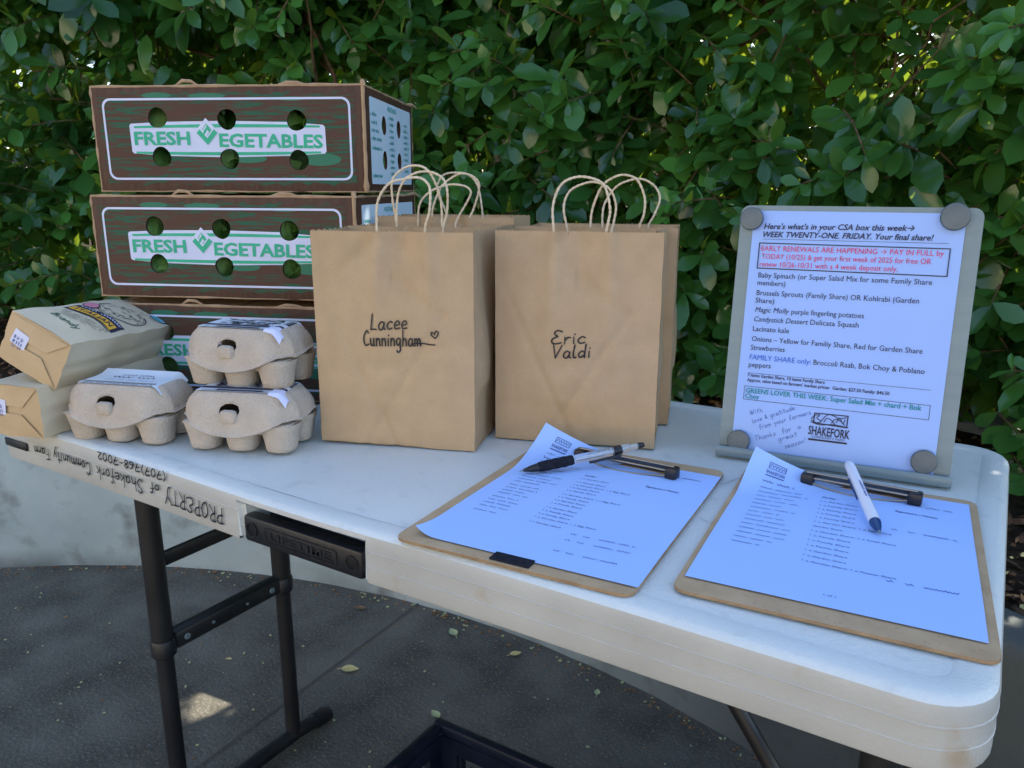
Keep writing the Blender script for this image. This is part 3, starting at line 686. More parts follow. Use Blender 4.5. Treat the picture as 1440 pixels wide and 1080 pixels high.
    # small moulded nicks / scuffs that are real dents in the rim are left to the material
    sc = MB(); rnd = random.Random(14)
    for i in range(46):
        x, y = rnd.uniform(-1.1, -.04), rnd.uniform(.04, .56); a = rnd.uniform(-.5, .5)+(1.2 if rnd.random() < .3 else 0); l = rnd.uniform(.004, .035)
        stroke(sc, [(x, y), (x+l*.5*math.cos(a), y+l*.5*math.sin(a)+rnd.uniform(-.001, .001)), (x+l*math.cos(a), y+l*math.sin(a))], rnd.uniform(.0004, .0009), lambda p, q: (p, q, -.0004+dip(p)*.75))
    so_ = sc.build('scuff_mark', mat('scuff', (.30, .32, .33), rough=.6), top); so_['kind'] = 'stuff'
    # ------------ legs
    for X, side in ((-1.094, -1), (-.070, 1)):
        fr_ = MB(); yf, yb = .14, .385
        for y in (yf, yb):
            lg = MB(); lg.tube([(X, y, TZ-.03), (X, y, TZ-.395)], .0168, 18); lg.tube([(X, y, TZ-.39), (X, y, .02)], .0138, 18)
            o = lg.build('leg', leg_metal, root)
            cl = MB(); cl.lathe([(.0173, 0), (.0192, .002), (.0192, .026), (.0173, .029)], (X, y, TZ-.412), 20); cl.build('collar', black_plastic, o)
        cb = MB(); cb.box((X, (yf+yb)/2, TZ-.252), (.010, yb-yf, .024), .003); cb.build('crossbar', leg_metal, root)
        cb = MB(); cb.box((X, (yf+yb)/2, TZ-.393), (.026, yb-yf-.03, .030), .005)
        cbo = cb.build('crossbar', leg_metal, root)
        for yy, r_ in ((yf+.035, .006), (yf+.085, .003), (yf+.155, .003), (yb-.035, .006)):
            rv = MB(); rv.lathe([(r_, 0), (r_*.8, .0022)], n=12, fn=lambda x, y, z, yy=yy: (X+.0125+z, yy+x, TZ-.393+y)); rv.build('rivet', steel, cbo)
        ft = MB(); P = [(X, y, z) for y, z in ((.03, .013), (.06, .018), (.10, .022), (.14, .023), (.26, .024), (.385, .023), (.41, .022), (.435, .018), (.455, .013))]
        ft.tube(catmull(P, 5), .0145, 14); fo = ft.build('foot_bar', leg_metal, root)
        for y0, y1, za, zb in ((.005, .045, .012, .016), (.442, .476, .0165, .012)):
            c = MB(); c.tube([(X, y0, za), (X, (y0+y1)/2, (za+zb)/2+.002), (X, y1, zb)], [.0150, .0172, .0165] if y0 < .1 else [.0165, .0172, .0150], 14); c.build('foot_cap', black_plastic, fo)
        if side < 0: continue
        br = MB(); a = Vector((X-side*.27, .262, TZ-.075)); b = Vector((X-side*.01, .262, TZ-.44)); br.tube([a, b], .0088, 12); br.build('brace', leg_metal, root)
table()

# ------------------------------------------------------------------ BLACK CRATE
def crate():
    x0, y1, w, d, h = -.672, .306, .50, .36, .285; t = .006
    root = thing('plastic_crate', 'dark blue black plastic crate with grid sides on the paving under the table', 'crate', (x0+w/2, y1-d/2, 0))
    rim = MB(); z = h
    for cx, cy, sx, sy in ((0, d/2-.008, w, .016), (0, -d/2+.008, w, .016), (-w/2+.008, 0, .016, d-.033), (w/2-.008, 0, .016, d-.033)): rim.box((cx, cy, z-.009), (sx, sy, .018), .004)
    rim.build('rim', crate_m, root)
    for nm, L, base, rz in (('back', w, (0, d/2-.012), 0), ('front', w, (0, -d/2+.012), math.pi), ('left', d, (-w/2+.012, 0), math.pi/2), ('right', d, (w/2-.012, 0), -math.pi/2)):
        s = MB(); L2 = L-.03
        s.box((0, 0, .02), (L2, t, .04)); s.box((0, 0, h-.030), (L2, t, .024))
        for xx in (-L2/2+.014, L2/2-.014): s.box((xx, 0, h/2), (.028, t+.001, h-.04))
        if nm in ('left', 'right'): s.box((0, 0, h*.5), (.10, t+.0014, h-.05))
        k = int((L2-.06)/.022)
        for i in range(1, k): s.box((-L2/2+.028+(L2-.056)*i/k, 0, h/2-.01), (.0042, t*.8, h-.09))
        for j in range(1, 9): s.box((0, 0, .04+(h-.085)*j/9), (L2-.05, t*.72, .0042))
        for xx in (-.5, -.44, .44, .5): s.box((xx*L2*.98, .006, h/2), (.004, .010, h-.03))
        s.build('side_panel', crate_m, root, (base[0], base[1], 0), (0, 0, rz), smooth=False)
    b = MB()
    b.box((0, 0, .006), (w-.02, d-.02, .003))
    for i in range(12): b.box((-w/2+.03+(w-.06)*i/11, 0, .0095), (.006, d-.03, .004))
    b.build('floor_panel', crate_m, root, smooth=False)
crate()

# ------------------------------------------------------------------ PRODUCE BOXES
BW, BD, BH = .404, .321, .147
HOLES = [(.0985, .104), (.2025, .1015), (.3055, .0995), (.0995, .0495), (.2025, .0470), (.3055, .0450)]
SHOLES = [(.112, .100), (.212, .101), (.112, .048), (.212, .049)]
def cutters(holes, r, y0, y1, plane):
    c = MB(); n = 28
    for hx, hz in holes:
        vs = []
        for yy in (y0, y1):
            for i in range(n):
                a = 2*math.pi*i/n; rr = r*(1+.03*math.sin(3*a+hx*90)); vs.append(plane(hx+rr*math.cos(a), hz+rr*math.sin(a), yy))
        fs = [(i, (i+1) % n, n+(i+1) % n, n+i) for i in range(n)]+[tuple(range(n-1, -1, -1)), tuple(range(n, 2*n))]
        c.add(vs, fs)
    return c
def produce_box():
    root = thing('produce_box', 'x', 'box', group='printed cardboard produce boxes in one stack'); T = .004
    fp = lambda x, z, d: (x, d, z)                    # front plane, d = depth into the box
    sp = lambda y, z, d: (BW-d, y, z)                 # right side plane
    # front wall
    w = MB(); w.box((BW/2, T/2, BH/2), (BW-.002, T, BH), .0012)
    me = bake(w, box_brown, [('BOOLEAN', dict(operation='DIFFERENCE', solver='EXACT', object=cutters(HOLES, .0145, -.02, .02, fp)))])
    fo = link('front_panel', me, root)
    def sheet(name, loops, d0, mt, holes=True, text=None):
        v, f = fill2d(loops, .00010); m = MB(); m.add([(x, -d0-z, y) for x, y, z in v], f)
        if holes: me = bake(m, mt, [('BOOLEAN', dict(operation='DIFFERENCE', solver='EXACT', object=cutters(HOLES, .0143, -.02, .02, fp)))])
        else: me = m.mesh(name, mt)
        return link(name, me, fo)
    g = MB(); rnd = random.Random(5)
    edge = []                                         # ragged woodgrain field
    for i in range(41): edge.append((.012+.382*i/40, .0115+rnd.uniform(-.0035, .003)))
    for i in range(12): edge.append((.394+rnd.uniform(-.008, .002), .016+.116*i/11))
    for i in range(41): edge.append((.390-.378*i/40, .1375+rnd.uniform(-.003, .0035)))
    for i in range(12): edge.append((.011+rnd.uniform(-.002, .004), .132-.116*i/11))
    sheet('woodgrain_print', [edge], .0003, grain)
    # big oval knots of the wood print
    kg = mat('knot_green', (.012, .15, .088), rough=.6)
    for cx, cz, rx, rz in ((.232, .047, .026, .006), (.338, .046, .030, .009), (.10, .1345, .022, .0042), (.175, .1335, .028, .004), (.30, .1290, .02, .003)):
        kn = MB(); v, f = fill2d([ell(cx, cz, rx, rz, 26)], .00008); kn.add([(x, -.00055-z, y) for x, y, z in v], f)
        link('knot_print', bake(kn, kg, [('BOOLEAN', dict(operation='DIFFERENCE', solver='EXACT', object=cutters(HOLES, .0143, -.02, .02, fp)))]), fo)
    sheet('frame_line', [rrect(.0165, .0170, .3845, .1310, .012), rrect(.0195, .0200, .3815, .1280, .010)], .0008, box_white, False)
    # name plate
    pl = [(.0575, .0960), (.110, .0985), (.20, .0995), (.29, .0975), (.3435, .0935), (.3465, .0905), (.3470, .0570), (.3445, .0540), (.29, .0510), (.20, .0490), (.11, .0510), (.0580, .0545), (.0555, .0570), (.0550, .0935)]
    plo = sheet('name_plate', [pl], .0008, box_white)
    def band(y0, y1, yy):                             # tapered stripe, thickest at the middle
        up_ = [(x, yy(x)+(y1-y0)*(.35+.65*math.cos((x-.2)/.145*1.2))) for x in [.062+.277*i/20 for i in range(21)]]
        dn = [(x, yy(x)) for x in [.339-.277*i/20 for i in range(21)]]; return up_+dn
    st = MB()
    for L in (band(0, .0045, lambda x: .0895+.001*math.cos((x-.2)*9)), [(x, 2*.0740-y) for x, y in band(0, .0045, lambda x: .0905+.0012*math.cos((x-.2)*9))]):
        v, f = fill2d([L], .00008); st.add([(x, -.00130-z, y) for x, y, z in v], f)
    me = bake(st, box_green, [('BOOLEAN', dict(operation='DIFFERENCE', solver='EXACT', object=cutters(HOLES, .0145, -.02, .02, fp)))]); link('stripe_print', me, plo)
    # white diamond, emblem and lettering
    dm = MB(); v, f = fill2d([[(.1710, .1035), (.1885, .0850), (.1715, .0640), (.1540, .0850)]]); dm.add([(x, -.00150, y) for x, y, _ in v], f); dm.build('diamond_print', box_white, plo)
    tx = MB(); fz = lambda x, z: (x, -.00165, z)
    put_text(tx, 'FRESH', (.0608, .0668), (.1455, .0668), fz, size=.0255, off=.030)
    put_text(tx, 'EGETABLES', (.1890, .0640), (.3425, .0620), fz, size=.0255, off=.030)
    for L in ([(.1560, .0830), (.1610, .0880), (.1716, .0755), (.1822, .0880), (.1875, .0830), (.1717, .0660)], [(.1640, .0870), (.1712, .0962), (.1790, .0870), (.1716, .0785), (.1716, .0800), (.1775, .0870), (.1712, .0945), (.1655, .0870)]):
        v, f = fill2d([L]); tx.add([(x, -.00165, y) for x, y, _ in v], f)
    for cx, cz, s in ((.1690, .0852, 1), (.1738, .0885, -1)):
        L = [(cx+s*a*.0016*(-1 if b > 2 else 1), cz+(b-2)*.0019) for a, b in ((0, 0), (1.4, 1), (1.6, 2), (1, 3), (0, 4.2))]+[(cx-s*.0016, cz+.002), (cx-s*.0022, cz)]
        v, f = fill2d([ell(cx, cz, .0020, .0048, 14)]); k = .5*s; c_, s_ = math.cos(k), math.sin(k)
        tx.add([(cx+(x-cx)*c_+(y-cz)*s_, -.00165, cz-(x-cx)*s_+(y-cz)*c_) for x, y, _ in v], f)
    tx.build('lettering', box_green, plo)
    # raw-board edges round the front panel
    # side wall right, left, back, bottom
    w = MB(); w.box((BW-T/2, BD/2, BH/2), (T, BD-.002, BH), .0012)
    me = bake(w, box_brown, [('BOOLEAN', dict(operation='DIFFERENCE', solver='EXACT', object=cutters(SHOLES, .0145, -.02, .02, sp)))]); sd_ = link('side_panel', me, root)
    v, f = fill2d([rrect(.029, .012, .302, .1355, .004)], .00010); m = MB(); m.add([(BW+.0003+z, x, y) for x, y, z in v], f)
    me = bake(m, side_white, [('BOOLEAN', dict(operation='DIFFERENCE', solver='EXACT', object=cutters(SHOLES, .0143, -.02, .02, sp)))]); sw = link('content_print', me, sd_)
    tx = MB(); sz = lambda y, z: (BW+.0008, y, z); rnd = random.Random(9)
    put_text(tx, 'VEGETABLES', (.135, .1235), (.195, .1235), sz, size=.010, bold=True)
    for (xa, zs) in ((.040, [(.110, .026), (.0985, .027), (.087, .040), (.0755, .052), (.062, .052), (.022, .050)]), (.150, [(.112-.0095*i, .024+rnd.uniform(-.003, .006)) for i in range(10)]), (.250, [(.108-.0095*i, .026+rnd.uniform(-.002, .012)) for i in range(9)])):
        for z, wd in zs:
            tx.box((BW+.0005, xa-.004, z+.0025), (.0006, .0025, .0025)) if False else None
            squiggle(tx, (xa, z), (xa+wd, z), .0050, .0017, sz, rnd); squiggle(tx, (xa-.007, z), (xa-.0055, z), .0035, .0012, sz, rnd)
    tx.build('lettering', box_teal, sw)
    w = MB(); w.box((T/2, BD/2, BH/2), (T, BD-.002, BH), .0012); w.build('side_panel', box_brown, root)
    w = MB(); w.box((BW/2, BD-T/2, BH/2), (BW-.012, T, BH), .0012); w.build('back_panel', box_brown, root)
    w = MB(); w.box((BW/2, BD/2, .003), (BW-.012, BD-.012, T)); w.build('floor_panel', box_edge, root)
    # worn pale corner edges
    ed = MB(); rnd = random.Random(2)
    def worn(a, b, r):
        n = 17; ed.tube([Vector(a).lerp(Vector(b), i/n)+Vector((rnd.uniform(-.0003, .0003), rnd.uniform(-.0003, .0003), rnd.uniform(-.0003, .0003))) for i in range(n+1)], [r*(.78 if rnd.random() < .8 else 1.25)*rnd.uniform(.88, 1.1) for _ in range(n+1)], 6)
    for a, b, r in (((0, .001, BH), (BW, .001, BH), .0021), ((0, .001, .001), (BW, .001, .001), .0017), ((.0012, .0012, 0), (.0012, .0012, BH), .0020), ((BW-.001, .001, 0), (BW-.001, .001, BH), .0038), ((BW-.0012, .002, BH), (BW-.0012, BD, BH), .0024), ((BW-.001, 0, .001), (BW-.001, BD, .001), .0020), ((BW-.0012, BD-.0012, 0), (BW-.0012, BD-.0012, BH), .0022)): worn(a, b, r)
    ed.build('worn_edge', box_edge, root)
    # top flaps: not quite shut, with torn tabs at the front edge
    def flap(x0, x1, y0, y1, lift, hinge):
        m = MB(); nx, ny = 14, 10
        def f(u, v):
            x = x0+(x1-x0)*u; y = y0+(y1-y0)*v; t = {'f': v, 'b': 1-v, 'r': 1-u, 'l': u}[hinge]
            return (x, y, BH-.003+.0035*mnoise.noise((x*14, y*14, lift*90))*t+lift*math.sin(t*math.pi*.5))
        m.grid(nx, ny, f); k = len(m.v); m.v += [(x, y, z-.003) for x, y, z in m.v]
        m.f += [tuple(i+k for i in reversed(q)) for q in m.f[:]]
        rim = [i for i in range(nx+1)]+[j*(nx+1)+nx for j in range(1, ny+1)]+[ny*(nx+1)+i for i in range(nx-1, -1, -1)]+[j*(nx+1) for j in range(ny-1, 0, -1)]
        m.f += [(rim[i], rim[i]+k, rim[(i+1) % len(rim)]+k, rim[(i+1) % len(rim)]) for i in range(len(rim))]; m.m = [0]*len(m.f)
        m.build('flap', box_edge, root)
    flap(.006, BW*.52, .005, BD*.49, .0055, 'f'); flap(BW*.535, BW-.006, .005, BD*.49, .004, 'f'); flap(.006, BW-.006, BD*.51, BD-.005, .005, 'b')
    for P, rd in [([(cx-w_, .004, BH+.0005), (cx-w_*.3, .003, BH+hh), (cx+w_*.4, .002, BH+hh*.9), (cx+w_, .004, BH+.0005)], [.001, .0026, .0024, .001]) for cx, w_, hh in ((.145, .018, .0075), (.30, .022, .004))]+[
        ([(BW-.006, BD-.03, BH), (BW+.002, BD-.012, BH+.003), (BW+.010, BD-.004, BH-.002)], [.0028, .003, .0012]), ([(BW-.004, .006, BH-.001), (BW-.001, .002, BH+.0045), (BW+.002, -.001, BH-.002)], [.002, .004, .002])]:
        tb = MB(); tb.tube(P, rd, 6); tb.build('torn_tab', box_edge, root)
    return root
b3 = produce_box()
b3['label'] = 'bottom produce box of the stack, mostly hidden behind egg cartons'
b3.location = (-1.190, .167, TZ+.0015); b3.rotation_euler = (0, 0, .400); b3.scale = (1, 1, .955)
b2 = dup(b3, (-1.190, .167, TZ+.153), (0, 0, .415), 'middle produce box of the stack, its right end hidden by paper bags', scale=(1, 1, 1))
b1 = dup(b3, (-1.193, .188, TZ+.306), (0, 0, .472), 'topmost produce box with pale blue list panel showing on its right side', scale=(1, 1, 1))
def greens(host, seed, label):
    """crumpled leafy heads filling a box; seen through its round holes"""
    rnd = random.Random(seed); mb = MB()
    def head(cx, cy, cz, r):
        for k in range(9):
            a = rnd.uniform(0, 6.28); e = rnd.uniform(-.9, .9); d = Vector((math.cos(a)*math.cos(e), math.sin(a)*math.cos(e), math.sin(e))); u = d.orthogonal().normalized(); w = d.cross(u); s = r*rnd.uniform(.55, .8)
            def f(p, q):
                x, y = (p-.5)*2, (q-.5)*2; rr = x*x+y*y; z = r*.75-.55*s*rr+.18*s*mnoise.noise((x*2.6+k, y*2.6, seed*3.1+cx*40))+.05*s*mnoise.noise((x*9+k, y*9, cx*50))
                P = Vector((cx, cy, cz))+d*z+u*x*s+w*y*s
                return (min(BW-.012, max(.012, P.x)), min(BD-.014, max(.0085, P.y)), min(BH-.012, max(.008, P.z)))
            mb.grid(12, 12, f)
    for i in range(4):
        for j in range(3):
            for kk in range(2): head(.055+.098*i+rnd.uniform(-.012, .012), .050+.10*j+rnd.uniform(-.01, .01), .040+.058*kk+rnd.uniform(-.006, .006), .044)
    o = mb.build('leafy_greens', greens_m, None, host.location, host.rotation_euler, ang=180); o.scale = host.scale
    tag(o, label, 'vegetables', 'leafy greens packed inside the produce boxes')
greens(b3, 1, 'leafy greens packed inside the bottom produce box'); greens(b2, 2, 'leafy greens showing through round holes of the middle produce box'); greens(b1, 3, 'leafy greens showing through round holes of the topmost produce box')

# ------------------------------------------------------------------ EGG CARTONS
def egg_carton():
    root = thing('egg_carton', 'x', 'egg carton', group='pulp egg cartons for six eggs')
    b = MB()
    for i in (-1, 0, 1):
        for j in (-1, 1): b.lathe([(.0120, .0022), (.0162, .0004), (.0176, .0020), (.0186, .0080), (.0200, .0165), (.0222, .0270), (.0240, .0340), (.0238, .0352), (.0215, .0345)], (i*.0495, j*.0238, 0), 24, sq=2.6)
    b.box((0, 0, .0265), (.118, .060, .018), .005)
    b.box((0, 0, .0350), (.138, .088, .0020), .0008)
    base = b.build('tray', pulp, root)
    pg = MB(); pg.box((-.006, -.0455, .0450), (.0205, .0120, .0170), .0050); pg.box((-.006, -.0425, .036), (.024, .008, .010), .003); pg.build('locking_peg', pulp, base)
    # lid: chamfered, tapered hood with a curved front flap
    m = MB(); n = 120; rows = 12; vs = []; fs = []
    def sup(a, hx, hy, p, q):
        ca, sa = math.cos(a), math.sin(a); k = min(hx/max(1e-6, abs(ca)), hy/max(1e-6, abs(sa)), (hx+hy-p)/(abs(ca)+abs(sa))); return ca*k, sa*k
    for j in range(rows+1):
        t = j/rows
        for i in range(n):
            a = 2*math.pi*(i+.5)/n
            # angle spacing that puts more vertices on the long sides
            a = math.atan2(math.sin(a)*.66, math.cos(a))
            tx_, ty_ = sup(a, .0600, .0320, .011, 0); bx, by = sup(a, .0750, .0490, .025, 0)
            corner = max(0, math.sin(2*a)*0)
            bulge = math.sin(t*math.pi)*.0032*(.4+abs(math.cos(a)))
            x = tx_+(bx-tx_)*t; y = ty_+(by-ty_)*t; l = math.hypot(x, y); x += x/l*bulge; y += y/l*bulge
            zb = .0375
            if y < 0 and abs(bx) < .066:
                u = abs(bx+.004)/.062; zb = .0400-.0185*max(0, 1-u*u)
            if y > 0: zb = .0360
            if abs(bx) > .067: zb = .0415+.002*math.sin(by*90)
            z = .0705-(t**1.08)*(.0705-zb)
            if y < 0 and abs(bx) < .066: y -= .003*max(0, 1-(abs(bx)/.062)**2)*t
            x += .0007*mnoise.noise((x*70, y*70, z*70)); y += .0009*mnoise.noise((x*60+9, y*60, z*60))
            if j == rows: f_ = .0026; x += bx/math.hypot(bx, by)*f_; y += by/math.hypot(bx, by)*f_; z += .0006+.0008*mnoise.noise((x*300, y*300, 0))
            vs.append((x, y, z))
    for j in range(rows):
        for i in range(n): fs.append((j*n+i, (j+1)*n+i, (j+1)*n+(i+1) % n, j*n+(i+1) % n))
    # domed top made of shrinking rings
    base_i = len(vs)
    for s, dz in ((.93, .0010), (.70, .0014), (.4, .0014)):
        vs += [(vs[i][0]*s, vs[i][1]*s, .0705+dz) for i in range(n)]
    prev = 0
    for q in range(3):
        st = base_i+q*n
        for i in range(n): fs.append((prev+i, prev+(i+1) % n, st+(i+1) % n, st+i))
        prev = st
    fs.append(tuple(prev+i for i in range(n)))
    m.add(vs, fs)
    cut = MB(); k = 30; cv = []
    for yy in (-.075, -.030):
        for i in range(k):
            a = 2*math.pi*i/k; rx = .0130*(1+.10*math.sin(2*a+.5)+.05*math.sin(5*a)); rz = .0086*(1+.08*math.sin(3*a)); cv.append((-.006+rx*math.cos(a), yy, .0515+rz*math.sin(a)))
    cut.add(cv, [(i, (i+1) % k, k+(i+1) % k, k+i) for i in range(k)]+[tuple(range(k-1, -1, -1)), tuple(range(k, 2*k))])
    me = bake(m, pulp, [('SOLIDIFY', dict(thickness=.0019, offset=-1)), ('BOOLEAN', dict(operation='DIFFERENCE', solver='EXACT', object=cut))])
    lid = link('lid', me, root)
    # torn raised rim of the finger hole
    rg = MB(); rnd = random.Random(4); pts = []
    for i in range(31):
        a = 2*math.pi*i/30; x = -.006+.0140*math.cos(a)*(1+.06*rnd.uniform(-1, 1)); z = .0515+.0094*math.sin(a)*(1+.06*rnd.uniform(-1, 1)); t = (.0705-z)/.048
        pts.append((x, -(.0315+.0185*t+.0025*math.sin(t*3.1))-.0010, z))
    rg.tube(pts, .0010, 6, caps=False); rg.build('torn_rim', pulp, lid)
    return root
ec = egg_carton(); lidz = .0719
def add_label(carton, curl, dark, seed, endtab):
    lid = [c for c in bpy.data.objects if c.parent == carton and c.name.startswith('lid')][0]; rnd = random.Random(seed)
    def sf(x, y, d=0.0):
        z = lidz+.0009+d; e = max(0, -y-.0310); z -= e*.9
        ex = max(0, x-.054); z -= ex*1.0+6*ex*ex
        if curl: c = max(0, y-.004); z += 9*c*c
        return (x, y, z)
    m = MB(); m.grid(28, 20, lambda u, v: sf(-.055+.119*u, -.0300+.058*v)); lb = m.build('paper_label', carton_lab, lid)
    p = MB()
    def quad(x0, y0, x1, y1, mi=0, k=12): p.grid(k, 2, lambda u, v: sf(x0+(x1-x0)*u, y0+(y1-y0)*v, .0004), mi)
    if dark:
        quad(-.055, -.0185, .050, -.0105); quad(-.03, -.0285, .03, -.0225); quad(.043, -.030, .050, -.006, k=3); quad(.049, -.018, .062, -.010, k=5)
        for i in range(70): x = rnd.uniform(-.045, .035); y = rnd.uniform(-.009, .024); quad(x, y, x+rnd.uniform(.004, .014), y+rnd.uniform(.001, .003), k=3)
        for i in range(6): x = .046+i*.0026; quad(x, .002, x+.0012, .022, k=2)
        quad(.052, .001, .062, .004, k=4)
    else:
        quad(-.052, -.0235, .060, -.0185, 1)
    fn = lambda x, y: sf(x, y, .0006)
    put_text(p, 'SUNNY HENS', (-.030, .001), (.030, .001), fn, size=.0085, bold=True) if False else squiggle(p, (-.028, .001), (.032, .001), .0075, .0014, fn, rnd)
    squiggle(p, (-.02, .011), (.026, .011), .004, .0008, fn, rnd); squiggle(p, (-.048, -.0285), (.050, -.0285), .003, .0008, fn, rnd); squiggle(p, (-.03, -.0105), (.04, -.0105), .003, .0006, fn, rnd)
    p.build('label_print', [print_ink, mat('label_taupe', (.26, .24, .22), rough=.5)], lb)
    if endtab:
        t = MB(); t.grid(8, 8, lambda u, v: sf(.040+.024*u, -.034+.020*v-.004*u, .0009)); t.build('sticker', label_w, lid)
eb = dup(ec, (-.8165, .1235, TZ), (0, 0, .405), 'lower egg carton of the pair stacked beside the paper bag')
eu = dup(ec, (-.8405, .1515, TZ+.0722), (.012, 0, .30), 'egg carton resting on top of another egg carton')
ec.location = (-.9745, .0655, TZ); ec.rotation_euler = (0, 0, .36); ec['label'] = 'egg carton with curling grey label, standing beside the coffee bags'
add_label(ec, True, False, 1, False); add_label(eb, False, True, 2, True); add_label(eu, False, True, 3, True)

# ------------------------------------------------------------------ COFFEE BAGS
def coffee_bag(loc, rot, label, printed, seed):
    L, W_, H = .222, .090, .066; root = thing('coffee_bag', label, 'bag', loc, rot, 'paper bags of coffee'); nx, ny, nz = 30, 14, 12
    def P(x, y, z):
        u, v, w = x/L, y/W_, z/H
        k = mnoise.noise((x*26+seed, y*26, z*26))*.0022+mnoise.noise((x*70, y*70+seed, z*70))*.0006
        endp = max(0, (u-.72)/.28); sq = 1-.10*endp**2
        bx = 1-.25*max(0, 1-u*8)
        dz = (math.sin(math.pi*min(1, v))*.0045*(1 if w > .5 else -.35)*math.sin(math.pi*min(1, .12+u*.88))*abs(2*w-1))
        dy = (v-.5)*2*abs(v-.5)*2*math.sin(math.pi*min(1, .1+u*.9))*.0045*math.sin(math.pi*w)
        fold = -.0028*math.exp(-((w-.45-.25*u)/.05)**2)*max(0, (abs(v-.5)-.42)/.08)*(v-.5)*2
        return (x+k*.6+(-.004*endp*math.sin(w*9+v*4) if endp else 0), W_/2+(y-W_/2)*sq+dy+fold+k*(abs(v-.5)*2)**3, H/2+(z-H/2)*sq+dz+k*(abs(w-.5)*2)**3)
    b = MB()
    for z in (0, H): b.grid(nx, ny, lambda u, v, z=z: P(L*u, W_*v, z))
    for y in (0, W_): b.grid(nx, nz, lambda u, v, y=y: P(L*u, y, H*v))
    b.grid(ny, nz, lambda u, v: (lambda q: (q[0]-.004*math.sin(u*math.pi)*math.sin(v*math.pi)+.002*math.sin(v*26), q[1], q[2]))(P(L, W_*u, H*v)))
    bo = b.build('bag_body', coffee_m, root, ang=60)
    e = MB(); e.grid(ny, nz, lambda u, v: (lambda q: (q[0]-.0010*math.sin(u*math.pi), q[1], q[2]))(P(0, W_*u, H*v)))
    eo = e.build('bag_bottom', coffee_k, root)
    # the folded-over paper triangles of the bottom
    t = MB(); q = lambda y, z, d: (-.0012-.001*math.sin(y/W_*math.pi)-d, y, z)
    for pts in (((.0015, .002), (.030, .030), (.060, .030), (.088, .002)), ((.0015, .064), (.026, .040), (.064, .040), (.088, .064))):
        t.add([q(y, z, .0012 if 0 < i < 3 else .0) for i, (y, z) in enumerate(pts)], [(0, 1, 2, 3)])
    t.build('folded_flap', coffee_k, eo, smooth=False)
    s = MB(); s.grid(6, 6, lambda u, v: (-.0034-.0004*math.sin(u*3), .056+.022*u-.003*v, .027+.020*v+.003*u)); so_ = s.build('date_sticker', label_w, eo)
    s = MB(); rnd = random.Random(seed); fs_ = lambda y, z: (-.0042, y, z)
    for i, z in enumerate((.0415, .0350, .0290)): write(s, ('10 14 25', '86 8 0 8', '24 to')[i], (.074, z), (.0595, z-.001), .0042, .0006, fs_)
    s.build('stamp', pen_ink, so_)
    if printed:
        top = lambda a, b_, d=.0006: (lambda q: (q[0], q[1], q[2]+d))(P(b_, W_-a, H))     # a: across (0 = far edge), b: up from the bottom
        fn = lambda a, b_: top(a, b_)
        g = MB(); rnd = random.Random(8)
        def patch(a0, b0, a1, b1, mi, d, arch=.0, k=18): g.grid(k, 4, lambda u, v: top(a0+(a1-a0)*u, b0+(b1-b0)*v+arch*math.sin(u*math.pi), d), mi)
        patch(.006, .082, .082, .1095, 0, .0006, .008); patch(.0085, .0845, .0765, .0995, 1, .0010, .008)
        patch(.006, .0795, .079, .0812, 0, .0006, .008)
        arch = lambda a, b_: top(a, b_+.008*math.sin(max(0, min(1, (a-.006)/.076))*math.pi), .0014)
        put_text(g, 'ITALIAN', (.014, .0875), (.071, .0875), arch, 0, bold=True, size=.0130)
        squiggle(g, (.012, .1025), (.078, .1025), .0052, .0011, arch, rnd, 2)
        for i, (b_, a0, a1) in enumerate(((.0745, .012, .080), (.0680, .014, .076), (.0615, .018, .072), (.0555, .022, .060))): squiggle(g, (a0, b_), (a1, b_), .0036, .0007, fn, rnd)
        write(g, 'Brandy', (.020, .0405), (.066, .0360), .0105, .0016, fn, 3)
        # round engraved emblem: dark broken hatching inside a ring
        for (r0, r1) in ((.0325, .0340), (.0300, .0306)):
            n = 60
            for i in range(n):
                a, b_ = 2*math.pi*i/n, 2*math.pi*(i+1)/n
                if .15*n < i < .42*n: continue
                g.add([top(.045+r*math.cos(t_), .1500+r*math.sin(t_)*.98) for r, t_ in ((r0, a), (r1, a), (r1, b_), (r0, b_))], [(0, 1, 2, 3)], 0)
        for i in range(210):
            a = rnd.uniform(0, 6.28); r = .030*math.sqrt(rnd.random()); x, y = .045+r*math.cos(a), .150+r*math.sin(a)
            if mnoise.noise((x*95, y*95, 1)) < -.10: continue
            an = rnd.uniform(-.5, .5)+(1.4 if x > .05 else .2); l = rnd.uniform(.002, .006)
            stroke(g, [(x, y), (x+l*math.cos(an), y+l*math.sin(an))], rnd.uniform(.0005, .0012), fn)
        def oval(ca, cb, ra, rb, mi, d): g.add([top(ca, cb, d)]+[top(ca+ra*math.cos(2*math.pi*i/26), cb+rb*math.sin(2*math.pi*i/26), d) for i in range(26)], [(0, i+1, (i+1) % 26+1) for i in range(26)], mi)
        oval(.0135, .1240, .0105, .0125, 0, .0010); oval(.0135, .1240, .0090, .0110, 4, .0014)
        oval(.0700, .2020, .0150, .0105, 0, .0010); oval(.0700, .2020, .0138, .0095, 5, .0014); oval(.0690, .2000, .0095, .0060, 6, .0018); oval(.0705, .2025, .0090, .0050, 5, .0022)
        squiggle(g, (.045, .1885), (.075, .1865), .0028, .0006, fn, rnd)
        g.build('bag_print', [print_ink, gold, label_w, green_ink, pink, sky_sticker, teal], bo)
coffee_bag((-1.044, .005, TZ+.0615), (0, 0, 0), 'pale coffee bag with yellow and black print, lying on another coffee bag', True, 3)
cbag = S.objects['coffee_bag']; cbag.rotation_mode = 'XYZ'
